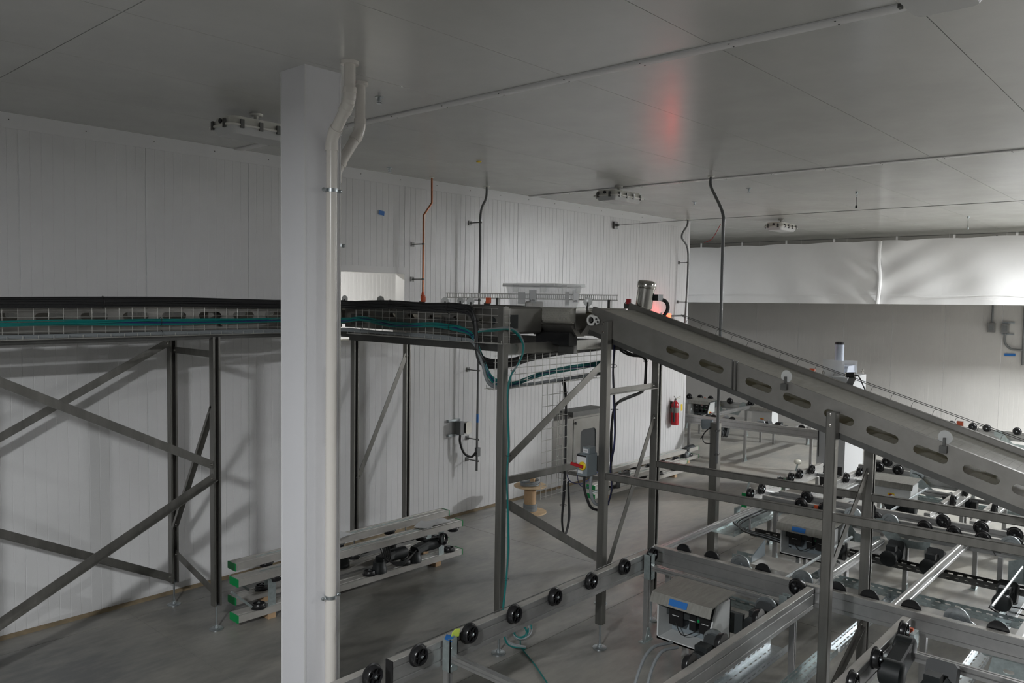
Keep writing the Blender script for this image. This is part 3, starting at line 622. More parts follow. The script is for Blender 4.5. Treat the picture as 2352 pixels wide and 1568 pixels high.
def tray(name, label, runs, h, wires, matn='wire', r=.0028):
    """wire mesh basket: runs = [(p0, p1, back, up)]"""
    g = thing(name, label, 'cable tray', runs[0][0], 'wire mesh cable trays')
    for (p0, p1, back, up, hh) in runs:
        p0, p1, back, up = V(p0), V(p1), V(back), V(up); d = p1 - p0; L_ = d.length; u_ = d / L_
        lw = MB(); 
        for j in range(wires + 1): lw.tube([p0 + up * hh * j / wires, p1 + up * hh * j / wires], r, 5)
        for j in (0, 1): lw.tube([p0 + back * (j + 1) / 2, p1 + back * (j + 1) / 2], r, 5)
        lw.build('long_wire', matn, g)
        cw = MB(); k = 0
        while k * .1035 < L_:
            q = p0 + u_ * (k * .1035 + .02); cw.tube([q + back + up * .03, q + back, q, q + up * hh], r, 5); k += 1
        cw.build('cross_wire', matn, g)
    return g
tray('wire_cable_tray', 'wire mesh tray hung on the side of the raised conveyors', [((-2.2, TY + .045, 2.685), (4.6, TY + .045, 2.685), (0, -.10, 0), (0, 0, 1), .27), ((TX + .045, 6.5, 2.665), (TX + .045, 4.40, 2.665), (-.10, 0, 0), (0, 0, 1), .29)], .27, 5, r=.0024)
tray('wire_cable_tray', 'wire mesh tray spanning below the transfer between two posts', [((4.85, 4.53, 2.275), (6.4, 4.53, 2.275), (0, .1, 0), (0, 0, 1), .285)], .285, 5)
vx0, vx1 = sy(1244, 1000, 4.54).x, sy(1303, 1000, 4.54).x
tray('wire_cable_tray', 'upright wire mesh tray dropping to the stainless control cabinet', [((vx1, 4.54, 1.22), (vx1, 4.54, 2.28), (0, .1, 0), (-1, 0, 0), vx1 - vx0)], .3, 5)
bundle('black_drop_cables', 'black cables running down the upright mesh tray and looping below it', [(vx1 - .03, 4.58, 2.3), (vx1 + .005, 4.57, 2.1), (vx1, 4.56, 1.6), (vx1 - .01, 4.56, 1.2), (vx1 - .03, 4.56, .95), (vx1 + .03, 4.57, .80), (vx1 + .13, 4.6, .95), (vx1 + .17, 4.65, 1.28)], .008, 6, (.02, .014, .012), 'cable', (8, 20), mats=['cable', 'cable', 'gcable'], wob=.006)
bundle('navy_drop_cables', 'navy and black cables hanging behind the tall post of the slope', [sx(1412, 790, 6.0), sx(1408, 840, 5.9), sx(1410, 900, 5.8), sx(1412, 960, 5.8), sx(1411, 1020, 5.8), sx(1403, 1070, 5.8), sx(1405, 1120, 5.8), sx(1396, 1160, 5.8)], .006, 6, (.022, .012, .006), 'navy', (6, 16), mats=['navy', 'cable', 'navy', 'cable'])
bundle('black_loop_cables', 'black cables sweeping from the slope down behind the cross rail', [sx(1425, 800, 6.3), sx(1450, 815, 6.4), sx(1480, 820, 6.45), sx(1484, 850, 6.5), sx(1480, 890, 6.5), sx(1465, 905, 6.4), sx(1435, 915, 6.2), sx(1412, 935, 6.0), sx(1405, 980, 5.95), sx(1404, 1060, 5.95)], .009, 4, (.012, .01, .012), 'cable', (14,))

# ------------------------------------------------------------------ clear bin on the transfer
bx, by, bz = 5.62, 4.50, 2.96; bw, bd, bh = .42, .62, .21
g = thing('clear_bin', 'clear plastic storage bin with lid standing on the transfer belt', 'bin', (bx + bw / 2, by + bd / 2, bz))
lo = rrect(bx + .03, bx + bw - .03, by + .03, by + bd - .03, .03); hi = rrect(bx, bx + bw, by, by + bd, .03); k = len(lo)
li = rrect(bx + .034, bx + bw - .034, by + .034, by + bd - .034, .028); hin = rrect(bx + .004, bx + bw - .004, by + .004, by + bd - .004, .028)
b_ = MB(); vs_ = [(*p, bz) for p in lo] + [(*p, bz + bh) for p in hi] + [(*p, bz + .005) for p in li] + [(*p, bz + bh) for p in hin]
b_.add(vs_, [tuple(reversed(range(k)))] + [(i, (i + 1) % k, k + (i + 1) % k, k + i) for i in range(k)] + [tuple(range(2 * k, 3 * k))] + [(2 * k + (i + 1) % k, 2 * k + i, 3 * k + i, 3 * k + (i + 1) % k) for i in range(k)] + [(k + i, k + (i + 1) % k, 3 * k + (i + 1) % k, 3 * k + i) for i in range(k)])
b_.build('body', 'clear', g)
ld = MB().extr(rrect(bx - .022, bx + bw + .022, by - .022, by + bd + .022, .035), (0, 0, bz + bh), (1, 0, 0), (0, 1, 0), (0, 0, .012))
ld.plate(rrect(bx - .024, bx + bw + .024, by - .024, by + bd + .024, .035), [rrect(bx - .018, bx + bw + .018, by - .018, by + bd + .018, .032)], (0, 0, bz + bh - .018), (1, 0, 0), (0, 1, 0), (0, 0, .018)); ld.build('lid', 'frost', g)
for (a, c) in ((bx + .09, bw), (bx + .3, bw)): MB().box(a - .03, a + .03, by - .034, by - .02, bz + bh - .07, bz + bh).build('latch', 'clear', g)
for c in (by + .12, by + .45): MB().box(bx - .034, bx - .02, c - .03, c + .03, bz + bh - .07, bz + bh).build('latch', 'clear', g)
for (pp, xd, nrm, wd) in ((V((bx + .002, by + .26, bz + .105)), (0, -1, 0), (-1, 0, 0), .085), (V((bx + .29, by + .002, bz + .105)), (1, 0, 0), (0, -1, 0), .085)):
    xv = V(xd); nv = V(nrm)
    l_ = MB().bar(pp - xv * wd / 2 + nv * .01, pp + xv * wd / 2 + nv * .01, .002, .115).build('label', 'paper', g)
    MB().bar(pp - xv * (wd / 2 - .006) + nv * .0122 + V((0, 0, -.0)), pp - xv * (wd / 2 - .0075) + nv * .0122, .001, .10).build('border', 'dsteel', l_)
    text('A-751', .024, 'black', l_, pp + nv * .0125 + V((0, 0, -.042)), xd, (0, 0, 1))
MB().box(bx + .024, bx + .027, by + .38, by + .47, bz + .03, bz + .14).build('frosted_patch', 'frost', g); MB().box(bx + .18, bx + .24, by + .026, by + .029, bz + .02, bz + .15).build('frosted_patch', 'frost', g)

# ------------------------------------------------------------------ wall services
def conduit(name, label, pts, r, matn, clamps=(), flange=True, group='conduits and pipes', cat='conduit', k=6, wall=None):
    g = thing(name, label, cat, pts[-1] if V(pts[-1]).z < V(pts[0]).z else pts[0], group)
    MB().tube(smooth(pts, k) if k > 1 else pts, r, 10).build('pipe', matn, g)
    if flange:
        p = V(pts[0]); MB().lathe([(0, r * 2.2), (.006, r * 2.4), (.012, r * 2.4)], (p.x, p.y, CEIL - .012), (0, 0, 1), 14).build('ceiling_collar', 'lampw', g)
    for c in clamps:
        c = V(c); b = MB(); b.lathe([(-.01, r * 1.35), (.01, r * 1.35)], c, (0, 0, 1), 10)
        if wall: b.box(c.x - .012, c.x + .012, c.y, wall, c.z - .006, c.z + .006); b.box(c.x - .025, c.x + .025, wall - .012, wall, c.z - .03, c.z + .03)
        else: b.box(c.x - .05, c.x + .05, c.y - .01, c.y + .01, c.z - .008, c.z + .008)
        b.build('clamp', 'dsteel', g)
    return g
CYp = 7.62
c_ = [sy(x, y, CYp) for x, y in ((992, 408), (992, 466), (973, 494), (971, 560), (970, 640))]
g = conduit('copper_pipe', 'copper pipe with a jog coming down from the ceiling to an orange fitting', [(c_[0].x, CYp, CEIL)] + [(c_[1].x, CYp, c_[1].z), (c_[2].x, CYp, c_[2].z), (c_[2].x, CYp, 3.06)], .013, 'copper', [(c_[2].x, CYp, c_[3].z), (c_[2].x, CYp, 3.26)], k=1, wall=WY, cat='pipe')
vv = MB(); vv.lathe([(0, .02), (.03, .022), (.03, .03), (.08, .03), (.08, .02), (.12, .014)], (c_[2].x, CYp, 2.98), (0, 0, 1), 12); vv.build('valve', 'orange', g)
c_ = [sy(x, y, CYp) for x, y in ((1118, 432), (1117, 446), (1104, 492), (1102, 560), (1097, 860), (1094, 1080))]
g = conduit('grey_conduit', 'grey conduit bending off the ceiling and running down the panel wall to a wall socket', [(c_[0].x, CYp, CEIL), (c_[0].x, CYp, CEIL - .1), c_[1] + V((-.015, 0, -.08)), c_[2], (c_[2].x, CYp, 3.6), (c_[2].x - .01, CYp, 2.0), (c_[2].x - .015, CYp, .64)], .017, 'conduit', [(c_[2].x, CYp, z) for z in (4.06, 3.0, 2.03, 1.07, .77)], wall=WY)
q = sy(1097, 960, CYp); MB().lathe([(0, .0185), (.12, .0185)], (c_[2].x - .012, CYp, q.z - .06), (0, 0, 1), 10).build('tape_band', 'blue', g)
fx = MB(); fx.box(c_[2].x - .03, c_[2].x + .03, CYp - .025, CYp + .025, .84, .96); fx.build('conduit_body', 'conduit', g)
q0 = sy(1062, 982, 7.72)
g2 = thing('wall_socket', 'metal socket box on struts with a flexible conduit on the panel wall', 'socket', (q0.x, 7.72, 1.1))
s_ = MB(); s_.box(q0.x - .075, q0.x + .0, 7.68, 7.80, q0.z - .09, q0.z + .09); s_.build('box', 'conduit', g2)
MB().extr(rrect(-.055, .055, -.095, .07, .03), (q0.x + .065, 7.66, q0.z + .01), (1, 0, 0), (0, 0, 1), (0, .08, 0)).build('cover', 'polish', g2)
for dz in (-.1, .1): MB().box(q0.x - .19, q0.x + .03, 7.79, 7.828, q0.z + dz - .016, q0.z + dz + .016).build('strut', 'zinc', g2)
MB().tube(smooth([(q0.x - .03, 7.73, q0.z - .09), (q0.x - .03, 7.73, q0.z - .2), (q0.x + .02, 7.7, q0.z - .35), (q0.x + .12, 7.66, q0.z - .41), (c_[2].x - .03, CYp, .9)]), .017, 10).build('flexible_conduit', 'rubber', g2)
c_ = [sy(1583, 512, 7.64), sy(1572, 545, 7.64), sy(1570, 640, 7.64)]
conduit('grey_conduit', 'grey conduit beside the wall end next to the curtain', [(c_[0].x - .05, 7.64, CEIL), (c_[0].x - .08, 7.64, CEIL - .12), (c_[1].x - .1, 7.64, c_[1].z), (13.55, 7.64, 3.9), (13.5, 7.64, 2.6)], .018, 'conduit', [(13.54, 7.64, 3.75), (13.52, 7.64, 3.0)], wall=WY)
g = thing('lit_sign', 'small red lit sign on an arm of the conduit at the wall end', 'sign', (13.1, 7.55, 2.62))
q = sy(1530, 728, 7.55)
MB().bar((q.x - .15, 7.55, q.z), (q.x + .15, 7.55, q.z), .03, .13, ch=.006).build('lit_panel', 'beacon', g)
MB().bar((q.x - .16, 7.55, q.z + .075), (q.x + .16, 7.55, q.z + .075), .035, .012).build('top_rim', 'lampw', g)
MB().bar((q.x + .15, 7.56, q.z + .02), (13.5, 7.63, q.z + .02), .03, .03).build('arm', 'dsteel', g)
MB().box(q.x - .17, q.x - .152, 7.53, 7.57, q.z - .07, q.z + .08).build('end_cap', 'lampw', g)
# free hanging conduit to the short post
P6 = (8.62, 4.43)
cq = [V((8.93, 4.75, CEIL)), V((8.93, 4.75, CEIL - .12)), V((8.78, 4.60, 4.28)), V((8.58, 4.40, 4.05)), V((8.56, 4.38, 3.8)), V((8.55, 4.37, 2.5)), V((8.555, 4.37, 1.13))]
conduit('grey_conduit', 'grey conduit hanging free from the ceiling down to the short stainless post', cq, .018, 'conduit', [(8.555, 4.37, 1.52), (8.555, 4.37, 1.24)])
g = thing('service_post', 'short stainless post standing alone with a junction box at its top', 'post', (*P6, 0))
MB().bar((*P6, 0), (*P6, 1.60), .10, .10, (0, 1, 0), .006).build('post', 'steel', g)
MB().box(P6[0] - .07, P6[0] + .07, P6[1] - .07, P6[1] + .07, 0, .01).build('base_plate', 'steel', g)
MB().extr([(0, 0), (.13, 0), (.13, -.07), (.11, -.12), (0, -.09)], (P6[0], P6[1] + .05, 1.62), (-.35, .94, 0), (0, 0, 1), (.09, .03, 0)).build('junction_box', 'grey', g)
MB().tube(smooth([sx(x, y, 8.57) for x, y in ((1634, 982), (1622, 989), (1614, 1003), (1618, 1016), (1634, 1019))]), .006, 6).build('loop_cable', 'cable', g)
MB().tube(smooth([sx(x, y, 8.57) for x, y in ((1632, 981), (1619, 993), (1609, 1008))]), .006, 6).build('loop_cable', 'cable', g)
g = thing('red_wire', 'short red wire dangling from the hanging conduit', 'wire', (8.5, 4.3, 3.5)); MB().tube(smooth([sx(1655, 515, 8.55), sx(1648, 528, 8.55), sx(1638, 545, 8.55), sx(1628, 553, 8.55), sx(1617, 557, 8.55)]), .004, 5).build('strand', 'rosewire', g)
# tension wire below the ceiling with its wall bracket
g = thing('tension_wire', 'thin steel wire strung across the hall from a wall bracket', 'wire', (13.1, 7.8, 4.49)); MB().tube([(13.1, 7.7, 4.50), (13.1, -8.9, 4.50)], .004, 6).build('strand', 'dsteel', g)
br_ = MB(); q = sy(1414, 517, WY - .03); br_.box(q.x - .05, q.x + .05, WY - .04, WY - .005, q.z - .06, q.z + .06); br_.cyl((q.x, WY - .04, q.z), (q.x, WY - .1, q.z), .02, 10); br_.tube([(q.x, WY - .1, q.z), (13.1, 7.7, 4.50)], .005, 6); br_.build('bracket', 'dsteel', g)
# sprinkler heads, hooks
def sprinkler(x, y, lab):
    o = MB(); o.lathe([(0, .035), (.004, .035), (.006, .012), (.03, .012), (.03, .006), (.045, .006), (.045, .02), (.05, .022)], (x, y, CEIL), (0, 0, -1), 12)
    for s_ in (-1, 1): o.tube([(x + s_ * .01, y, CEIL - .015), (x + s_ * .022, y, CEIL - .03), (x + s_ * .006, y, CEIL - .046)], .003, 5)
    tag(o.build('sprinkler_head', 'zinc', loc=(x, y, CEIL)), lab, 'sprinkler', 'ceiling sprinkler heads')
for (px, py, lb) in ((871, 232, 'metal sprinkler head on the ceiling beside the drain pipe tops'), (1720, 438, 'metal sprinkler head on the ceiling beside the free hanging conduit'), (1595, 468, 'metal sprinkler head on the ceiling near the end of the panel wall'), (895, 391, 'metal sprinkler head on the ceiling above the blue tape on the wall')): q = sz(px, py, CEIL - .03); sprinkler(q.x, q.y, lb)
g = thing('sensor_cap', 'yellow capped plug on the ceiling above the copper pipe', 'plug', (6.4, 6.2, CEIL - .02)); q = sz(1100, 370, CEIL); MB().lathe([(0, .03), (.012, .028), (.016, .01)], q, (0, 0, -1), 14).build('cap', 'yellow', g)
for i, (px, py) in enumerate(((1968, 440), (2224, 497))):
    q = sz(px, py, CEIL); g = thing('ceiling_hanger', ('eyelet hanger with a black weight on the ceiling before the tension wire', 'eyelet hanger on the ceiling close to the curtain top')[i], 'hanger', (q.x, q.y, CEIL - .2))
    MB().cyl(q, q + V((0, 0, -.03)), .018, 10).build('base', 'zinc', g); MB().tube([q + V((.02 * math.cos(t * .7), 0, -.05 + .02 * math.sin(t * .7))) for t in range(9)], .004, 5, True).build('eyelet', 'zinc', g)
    MB().cyl(q + V((0, 0, -.07)), q + V((0, 0, -.19)), .004, 6).build('rod', 'dsteel', g); MB().cyl(q + V((0, 0, -.19)), q + V((0, 0, -.225)), .014, 8).build('weight', 'black' if i == 0 else 'zinc', g)
# blue tape markers on walls
q = sy(875, 489, WY); tag(MB().bar((q.x - .045, WY - .012, q.z + .005), (q.x + .045, WY - .012, q.z - .005), .001, .055).build('tape_strip', 'blue'), 'blue tape marker on the panel wall left of the copper pipe', 'tape', 'blue tape markers')
q = sx(2320, 815, 19.4); tag(MB().bar((19.385, q.y + .1, q.z), (19.385, q.y - .1, q.z + .01), .001, .055, (0, 0, 1)).build('tape_strip', 'blue'), 'blue tape marker on the far wall under the curtain', 'tape', 'blue tape markers')
# fire extinguisher
q = sy(1553, 940, 7.73); ex = q.x - .03; ez = .655
g = thing('fire_extinguisher', 'red fire extinguisher with yellow tag hung near the wall end', 'extinguisher', (ex, 7.73, ez))
MB().lathe([(0, .07), (.006, .076), (.36, .076), (.40, .068), (.435, .045), (.45, .025), (.47, .022)], (ex, 7.735, ez), (0, 0, 1), 24).build('cylinder', 'red', g)
MB().lathe([(0, .077), (.10, .077)], (ex, 7.735, ez + .235), (0, 0, 1), 24).build('label_band', 'lid', g)
h_ = MB(); h_.cyl((ex, 7.735, ez + .46), (ex, 7.735, ez + .50), .022, 10); h_.bar((ex - .02, 7.72, ez + .50), (ex + .09, 7.68, ez + .545), .02, .008); h_.bar((ex - .02, 7.72, ez + .50), (ex + .09, 7.68, ez + .505), .02, .008); h_.bar((ex, 7.73, ez + .5), (ex - .03, 7.75, ez + .55), .012, .012); h_.build('valve_lever', 'polish', g)
MB().tube(smooth([(ex, 7.72, ez + .49), (ex - .06, 7.71, ez + .46), (ex - .10, 7.70, ez + .36), (ex - .095, 7.70, ez + .2)]), .009, 8).build('hose', 'rubber', g)
MB().lathe([(0, .02), (.12, .018), (.2, .009)], (ex - .095, 7.70, ez + .07), (0, 0, 1), 12).build('nozzle', 'rubber', g)
MB().bar((ex + .075, 7.64, ez + .40), (ex + .082, 7.64, ez + .27), .062, .002, (0, 1, 0)).build('inspection_tag', 'yellow', g)
MB().bar((ex + .02, 7.655, ez + .12), (ex + .06, 7.665, ez + .12), .002, .03).build('arrow_mark', 'paper', g)
MB().box(ex - .03, ex + .03, 7.80, 7.828, ez + .3, ez + .44).build('wall_hook', 'dsteel', g)

# far wall sockets
for i, (px, py, lab) in enumerate(((2278, 752, 'small metal socket box on the far wall under the curtain'), (2309, 754, 'metal socket box with curved conduit on the far wall'))):
    q = sx(px, py, 19.35); g = thing('far_wall_socket', lab, 'socket', (19.35, q.y, q.z), 'far wall sockets')
    MB().box(19.3, 19.39, q.y - .07, q.y + .07, q.z - .1, q.z + .1).build('box', 'polish', g); MB().box(19.29, 19.3, q.y - .04, q.y + .04, q.z - .06, q.z + .06).build('cover', 'conduit', g)
    if i == 0: MB().tube([(19.35, q.y, q.z + .1), (19.35, q.y - .01, 4.5)], .02, 8).build('conduit', 'conduit', g)
    else:
        MB().tube(smooth([(19.35, q.y, q.z - .1), (19.35, q.y - .01, q.z - .3), (19.35, q.y - .12, q.z - .42), (19.35, q.y - .34, q.z - .44)]), .022, 8).build('flexible_conduit', 'conduit', g)
        for dz in (-.12, .12): MB().box(19.37, 19.395, q.y - .16, q.y + .06, q.z + dz - .012, q.z + dz + .012).build('strut', 'zinc', g)
        MB().tube([(19.35, q.y - .34, q.z - .75), (19.35, q.y - .32, 4.5)], .024, 8).build('conduit', 'conduit', g)

# ------------------------------------------------------------------ hanging curtain
CXX = 18.2
g = thing('curtain_cable', 'thin cable with hooks carrying the white curtain', 'cable', (CXX, 5, 4.42)); MB().tube([(CXX, 12.5, 4.44), (CXX, 5.6, 4.45), (CXX, -8.8, 4.47)], .006, 6).build('strand', 'dsteel', g)
def curtain(label, ya, yb, ya_fold):
    ny, nz = 110, 16; vs_ = []
    g = thing('hanging_curtain', label, 'curtain', (CXX, (ya + yb) / 2, 3.0), 'white hanging curtains')
    for side in (0, 1):
        for j in range(nz + 1):
            for i in range(ny + 1):
                y = ya + (yb - ya) * i / ny; t = j / nz
                ztop = 4.375 + (5.5 - y) * .006 - .03 * abs(math.sin((y - 5.6) * math.pi / 1.05)) ** .7 * 0 + .028 * (abs(math.cos((y - 5.6) * math.pi / 1.1)) - .5)
                zbot = 3.035 - .0085 * max(0, y - 3); z = zbot + (ztop - zbot) * t
                dfold = math.exp(-abs(y - ya_fold) / .8)
                x = CXX + .05 * dfold * math.sin((z * 1.6 + (y - ya_fold) * (-.9 if y > ya_fold else .9)) * 6.5) + .022 * math.sin(y * 2.1 + z * 1.3) + .012 * math.sin(y * 5 - z * 2)
                vs_.append((x + side * .004, y, z))
    fs = []; nvs = (nz + 1) * (ny + 1)
    for j in range(nz):
        for i in range(ny):
            a = j * (ny + 1) + i; q = (a, a + 1, a + ny + 2, a + ny + 1); fs.append(q); fs.append(tuple(nvs + v for v in reversed(q)))
    MB().add(vs_, fs).build('cloth', 'curtain', g)
    k = 0; y = max(ya, yb) - .3
    while y > min(ya, yb) + .1:
        MB().box(CXX - .004, CXX + .004, y - .02, y + .02, 4.36, 4.46).build('hook_tab', 'curtain', g); y -= 1.1
    hb = MB().bar((CXX - .03, ya, 3.035 - .0085 * max(0, ya - 3) + .2), (CXX - .03, yb, 3.035 - .0085 * max(0, yb - 3) + .2), .004, .012); hb.build('hem_seam', 'curtain', g)
    return g
g1 = curtain('white hanging curtain on the wall end side of the joint strip', 12.4, 5.62, 5.62)
g2 = curtain('white hanging curtain brightly lit on the far side of the joint strip', 5.58, -8.7, 5.62)
js = MB(); pts = [V((CXX - .05 + .012 * math.sin(z * 9), 5.60 + .02 * math.sin(z * 5), z)) for z in [3.02 + .135 * k for k in range(11)]]
js.tube(pts, .045, 8); js.build('joint_strip', 'curtain', g2)

# ------------------------------------------------------------------ wire spool
q = V((8.53, 7.22, 0)); g = thing('cable_spool', 'plywood cable spool with cardboard core standing by the wall', 'spool', q)
for z in (0, .375): MB().lathe([(0, .235), (.014, .235)], q + V((0, 0, z)), (0, 0, 1), 32).build('flange', 'wood', g)
MB().lathe([(0, .085), (.365, .085)], q + V((0, 0, .012)), (0, 0, 1), 24).build('core', 'card', g)
cw = MB()
for k in range(9): cw.tube([q + V(((.094 + .004 * (k % 2)) * math.cos(t * .35), (.094 + .004 * (k % 2)) * math.sin(t * .35), .03 + k * .0115)) for t in range(18)], .006, 6, True)
cw.build('wound_cable', 'gcable', g)
g = thing('cable_coil', 'coil of grey cable with a cardboard sleeve lying on the spool', 'cable coil', q + V((0, 0, .389)))
for k in range(8): MB().tube([q + V(((.135 + .006 * (k % 3)) * math.cos(t * .3) - .01, (.12 + .006 * (k % 3)) * math.sin(t * .3), .398 + .009 * k + .006 * math.sin(t * .6 + k))) for t in range(21)], .0065, 6, True).build('cable_loop', 'gcable', g)
MB().extr([(-.08, 0), (.1, .02), (.08, .07), (-.06, .09)], q + V((0, 0, .405)), (.8, .5, 0), (0, 0, 1), (.03, -.05, .0)).build('sleeve', 'card', g)

# ------------------------------------------------------------------ control panel and switch
g = thing('control_cabinet', 'stainless control cabinet with a window facing the camera behind the tall posts', 'control cabinet', (6.55, 4.9, 1.3))
MB().extr([(0, 0), (.34, 0), (.34, .02), (.02, .02)], (6.12, 4.9, 1.33), (1, 0, 0), (0, 1, 0), (0, 0, .50)).build('side_wing', 'plate', g)
MB().bar((6.70, 5.02, 1.28), (6.70, 5.02, 1.86), .60, .20, (0, 1, 0)).build('body', 'plate', g)
MB().plate([(-.27, -.27), (.27, -.27), (.27, .24), (-.27, .24)], [rrect(-.14, .13, -.2, .12, .05)], (6.72, 4.90, 1.57), (1, 0, 0), (0, 0, 1), (0, .012, 0)).build('door', 'plate', g)
MB().box(6.57, 6.86, 4.906, 4.914, 1.36, 1.70).build('window', 'dark', g)
MB().extr([(-.3, 0), (.3, 0), (.3, .05), (-.3, .05)], (6.72, 4.88, 1.84), (1, 0, 0), (0, 0, 1), (0, .22, 0)).build('rain_lid', 'dsteel', g)
lk = MB(); [lk.cyl((6.72 + a, 4.89, 1.57 + b), (6.72 + a, 4.9, 1.57 + b), .014, 8) for a in (-.23, .23) for b in (-.23, .2)]; lk.build('lock', 'black', g)
MB().box(6.35, 7.05, 5.12, 5.16, 1.24, 1.29).build('shelf_bracket', 'steel', g)
MB().bar((6.46, 4.56, 1.26), (6.46, 5.14, 1.26), .04, .04).build('arm', 'steel', g)
cq = MB(); pc = [sy(x, y, 4.75) for x, y in ((1300, 1085), (1310, 1105), (1335, 1110), (1360, 1095), (1376, 1080))]; cq.tube(smooth(pc), .005, 6)
pc2 = [sy(x, y, 4.75) for x, y in ((1325, 1085), (1330, 1110), (1345, 1120), (1360, 1110))]; cq.tube(smooth(pc2), .004, 6); cq.build('navy_cable', 'navy', g)

dx, dy, dz = 5.50, 4.02, 1.54
g = thing('disconnect_switch', 'grey disconnect switch box with red and yellow rotary handle on the post', 'switch', (dx, dy, dz))
MB().bar((dx, dy, dz), (dx, dy, dz + .185), .155, .105, (0, 1, 0), .008).build('box', 'grey', g)
MB().bar((dx + .01, dy - .01, dz + .185), (dx + .01, dy - .01, dz + .24), .10, .07, (0, 1, 0), .008).build('terminal_cap', 'grey', g)
fx_ = dx - .0785
MB().box(fx_ - .001, fx_, dy - .048, dy + .05, dz + .09, dz + .18).build('rating_label', 'paper', g); MB().box(fx_ - .002, fx_ - .0005, dy - .048, dy + .05, dz + .165, dz + .18).build('label_header', 'black', g)
l_ = MB().box(fx_ - .002, fx_, dy - .01, dy + .038, dz + .02, dz + .045).build('name_tag', 'paper', g)
l_ = MB().box(dx - .0415, dx - .0395, dy - .035, dy + .015, dz + .195, dz + .228).build('name_tag', 'paper', g); text('M173', .016, 'black', l_, (dx - .042, dy - .01, dz + .211), (0, -1, 0), (0, 0, 1))
MB().lathe([(0, .036), (.012, .036), (.016, .03)], (fx_, dy - .012, dz + .088), (-1, 0, 0), 24).build('dial', 'yellow', g)
MB().bar((fx_ - .025, dy - .03, dz + .084), (fx_ - .03, dy + .09, dz + .098), .02, .028, ch=.006).build('handle', 'red', g)
pc = MB(); pc.tube(smooth([(dx - .02, dy + .01, dz), (dx - .02, dy + .01, dz - .12), (dx + .03, dy - .02, dz - .28), (dx + .12, dy - .04, dz - .33)]), .012, 8); pc.build('power_cable', 'cable', g)
MB().tube(smooth([(dx + .02, dy - .03, dz), (dx + .02, dy - .03, dz - .15), (dx + .06, dy - .04, dz - .25), (dx + .12, dy - .05, dz - .28)]), .014, 8).build('flexible_conduit', 'gcable', g)
MB().box(dx + .078, dx + .09, dy - .07, dy - .03, dz + .02, dz + .16).build('mount_plate', 'steel', g)

# ================================================================== PALLET CONVEYORS
wb = MB().lathe([(0, .012), (0, .070), (.004, .073), (.010, .073), (.014, .064), (.040, .061), (.045, .057), (.045, .050), (.026, .046), (.026, .022), (.046, .019), (.046, 0)], (0, 0, 0), (0, 0, 1), 26)
for k in range(6):
    q = k * math.pi / 3; wb.bar(V((.018 * math.cos(q), .018 * math.sin(q), .033)), V((.05 * math.cos(q), .05 * math.sin(q), .033)), .005, .014)
WHEEL = wb.mesh('wheel', 'black')
BOLT = MB().lathe([(0, .010), (.006, .010), (.009, .006)], (0, 0, .046), (0, 0, 1), 8).mesh('bolt', 'zinc')
PUL = MB().lathe([(0, .010), (0, .086), (.004, .09), (.018, .09), (.022, .087), (.022, .06), (.017, .057), (.017, .022), (.024, .02), (.024, 0)], (0, 0, 0), (0, 0, 1), 28).mesh('guide_pulley', 'zinc')
ROT = {'-y': (R(90), 0, 0), '+y': (R(-90), 0, 0), '-x': (0, R(-90), 0), '+x': (0, R(90), 0)}
def wheel(g, p, d):
    o = inst('wheel', WHEEL, g, p, ROT[d]); inst('bolt', BOLT, o, (0, 0, 0), local=True); return o
RAILP = [(-.03, -.165), (.03, -.165), (.03, -.135), (.024, -.132), (.024, -.126), (.03, -.123), (.03, -.05), (.024, -.047), (.024, -.041), (.03, -.038), (.03, 0), (-.03, 0), (-.03, -.038), (-.024, -.041), (-.024, -.047), (-.03, -.05), (-.03, -.123), (-.024, -.126), (-.024, -.132), (-.03, -.135)]
def rail(g, axis, a, b, c, zt, cap=None, matn='alu'):
    o = MB()
    if axis == 'x': o.extr(RAILP, (a, c, zt), (0, 1, 0), (0, 0, 1), (b - a, 0, 0))
    else: o.extr(RAILP, (c, a, zt), (1, 0, 0), (0, 0, 1), (0, b - a, 0))
    r_ = o.build('rail', matn, g)
    if axis == 'x': MB().box(a + .002, b - .002, c - .026, c + .026, zt, zt + .003).build('wear_strip', 'aluw', r_)
    else: MB().box(c - .026, c + .026, a + .002, b - .002, zt, zt + .003).build('wear_strip', 'aluw', r_)
    for (e, s_) in ((a, -1), (b, 1)):
        if cap:
            if axis == 'x': MB().box(e, e + s_ * .006, c - .033, c + .033, zt - .168, zt + .003).build('end_cap', cap, r_)
            else: MB().box(c - .033, c + .033, e, e + s_ * .006, zt - .168, zt + .003).build('end_cap', cap, r_)
    return r_
def leg(g, x, y, z1):
    l_ = MB().prof((x, y, .0), (x, y, z1), [(-.022, -.022), (.022, -.022), (.022, .022), (.006, .022), (.006, .012), (-.006, .012), (-.006, .022), (-.022, .022)], (0, -1, 0)).build('leg', 'alu', g)
    f = MB().box(x - .075, x + .075, y - .03, y + .03, 0, .007); f.extr([(-.06, 0), (.06, 0), (.015, .12), (-.015, .12)], (x, y - .027, .005), (1, 0, 0), (0, 0, 1), (0, .005, 0)); screws(f, [(x - .055, y, .007), (x + .055, y, .007), (x, y - .027, .05)], (0, 0, 1), .009)
    f.build('foot_plate', 'galv', l_)
def bracket(g, x, y, z, axis='x'):
    b = MB(); b.box(x - .035, x + .035, y - .035, y - .029, z - .19, z + .03); b.box(x - .035, x - .029, y - .035, y + .035, z - .19, z + .03); b.box(x + .029, x + .035, y - .035, y + .035, z - .10, z + .03)
    screws(b, [(x - .02, y - .035, z - .03), (x + .02, y - .035, z - .15), (x - .02, y - .035, z - .15)], (0, -1, 0), .008); return b.build('bracket', 'galv', g)
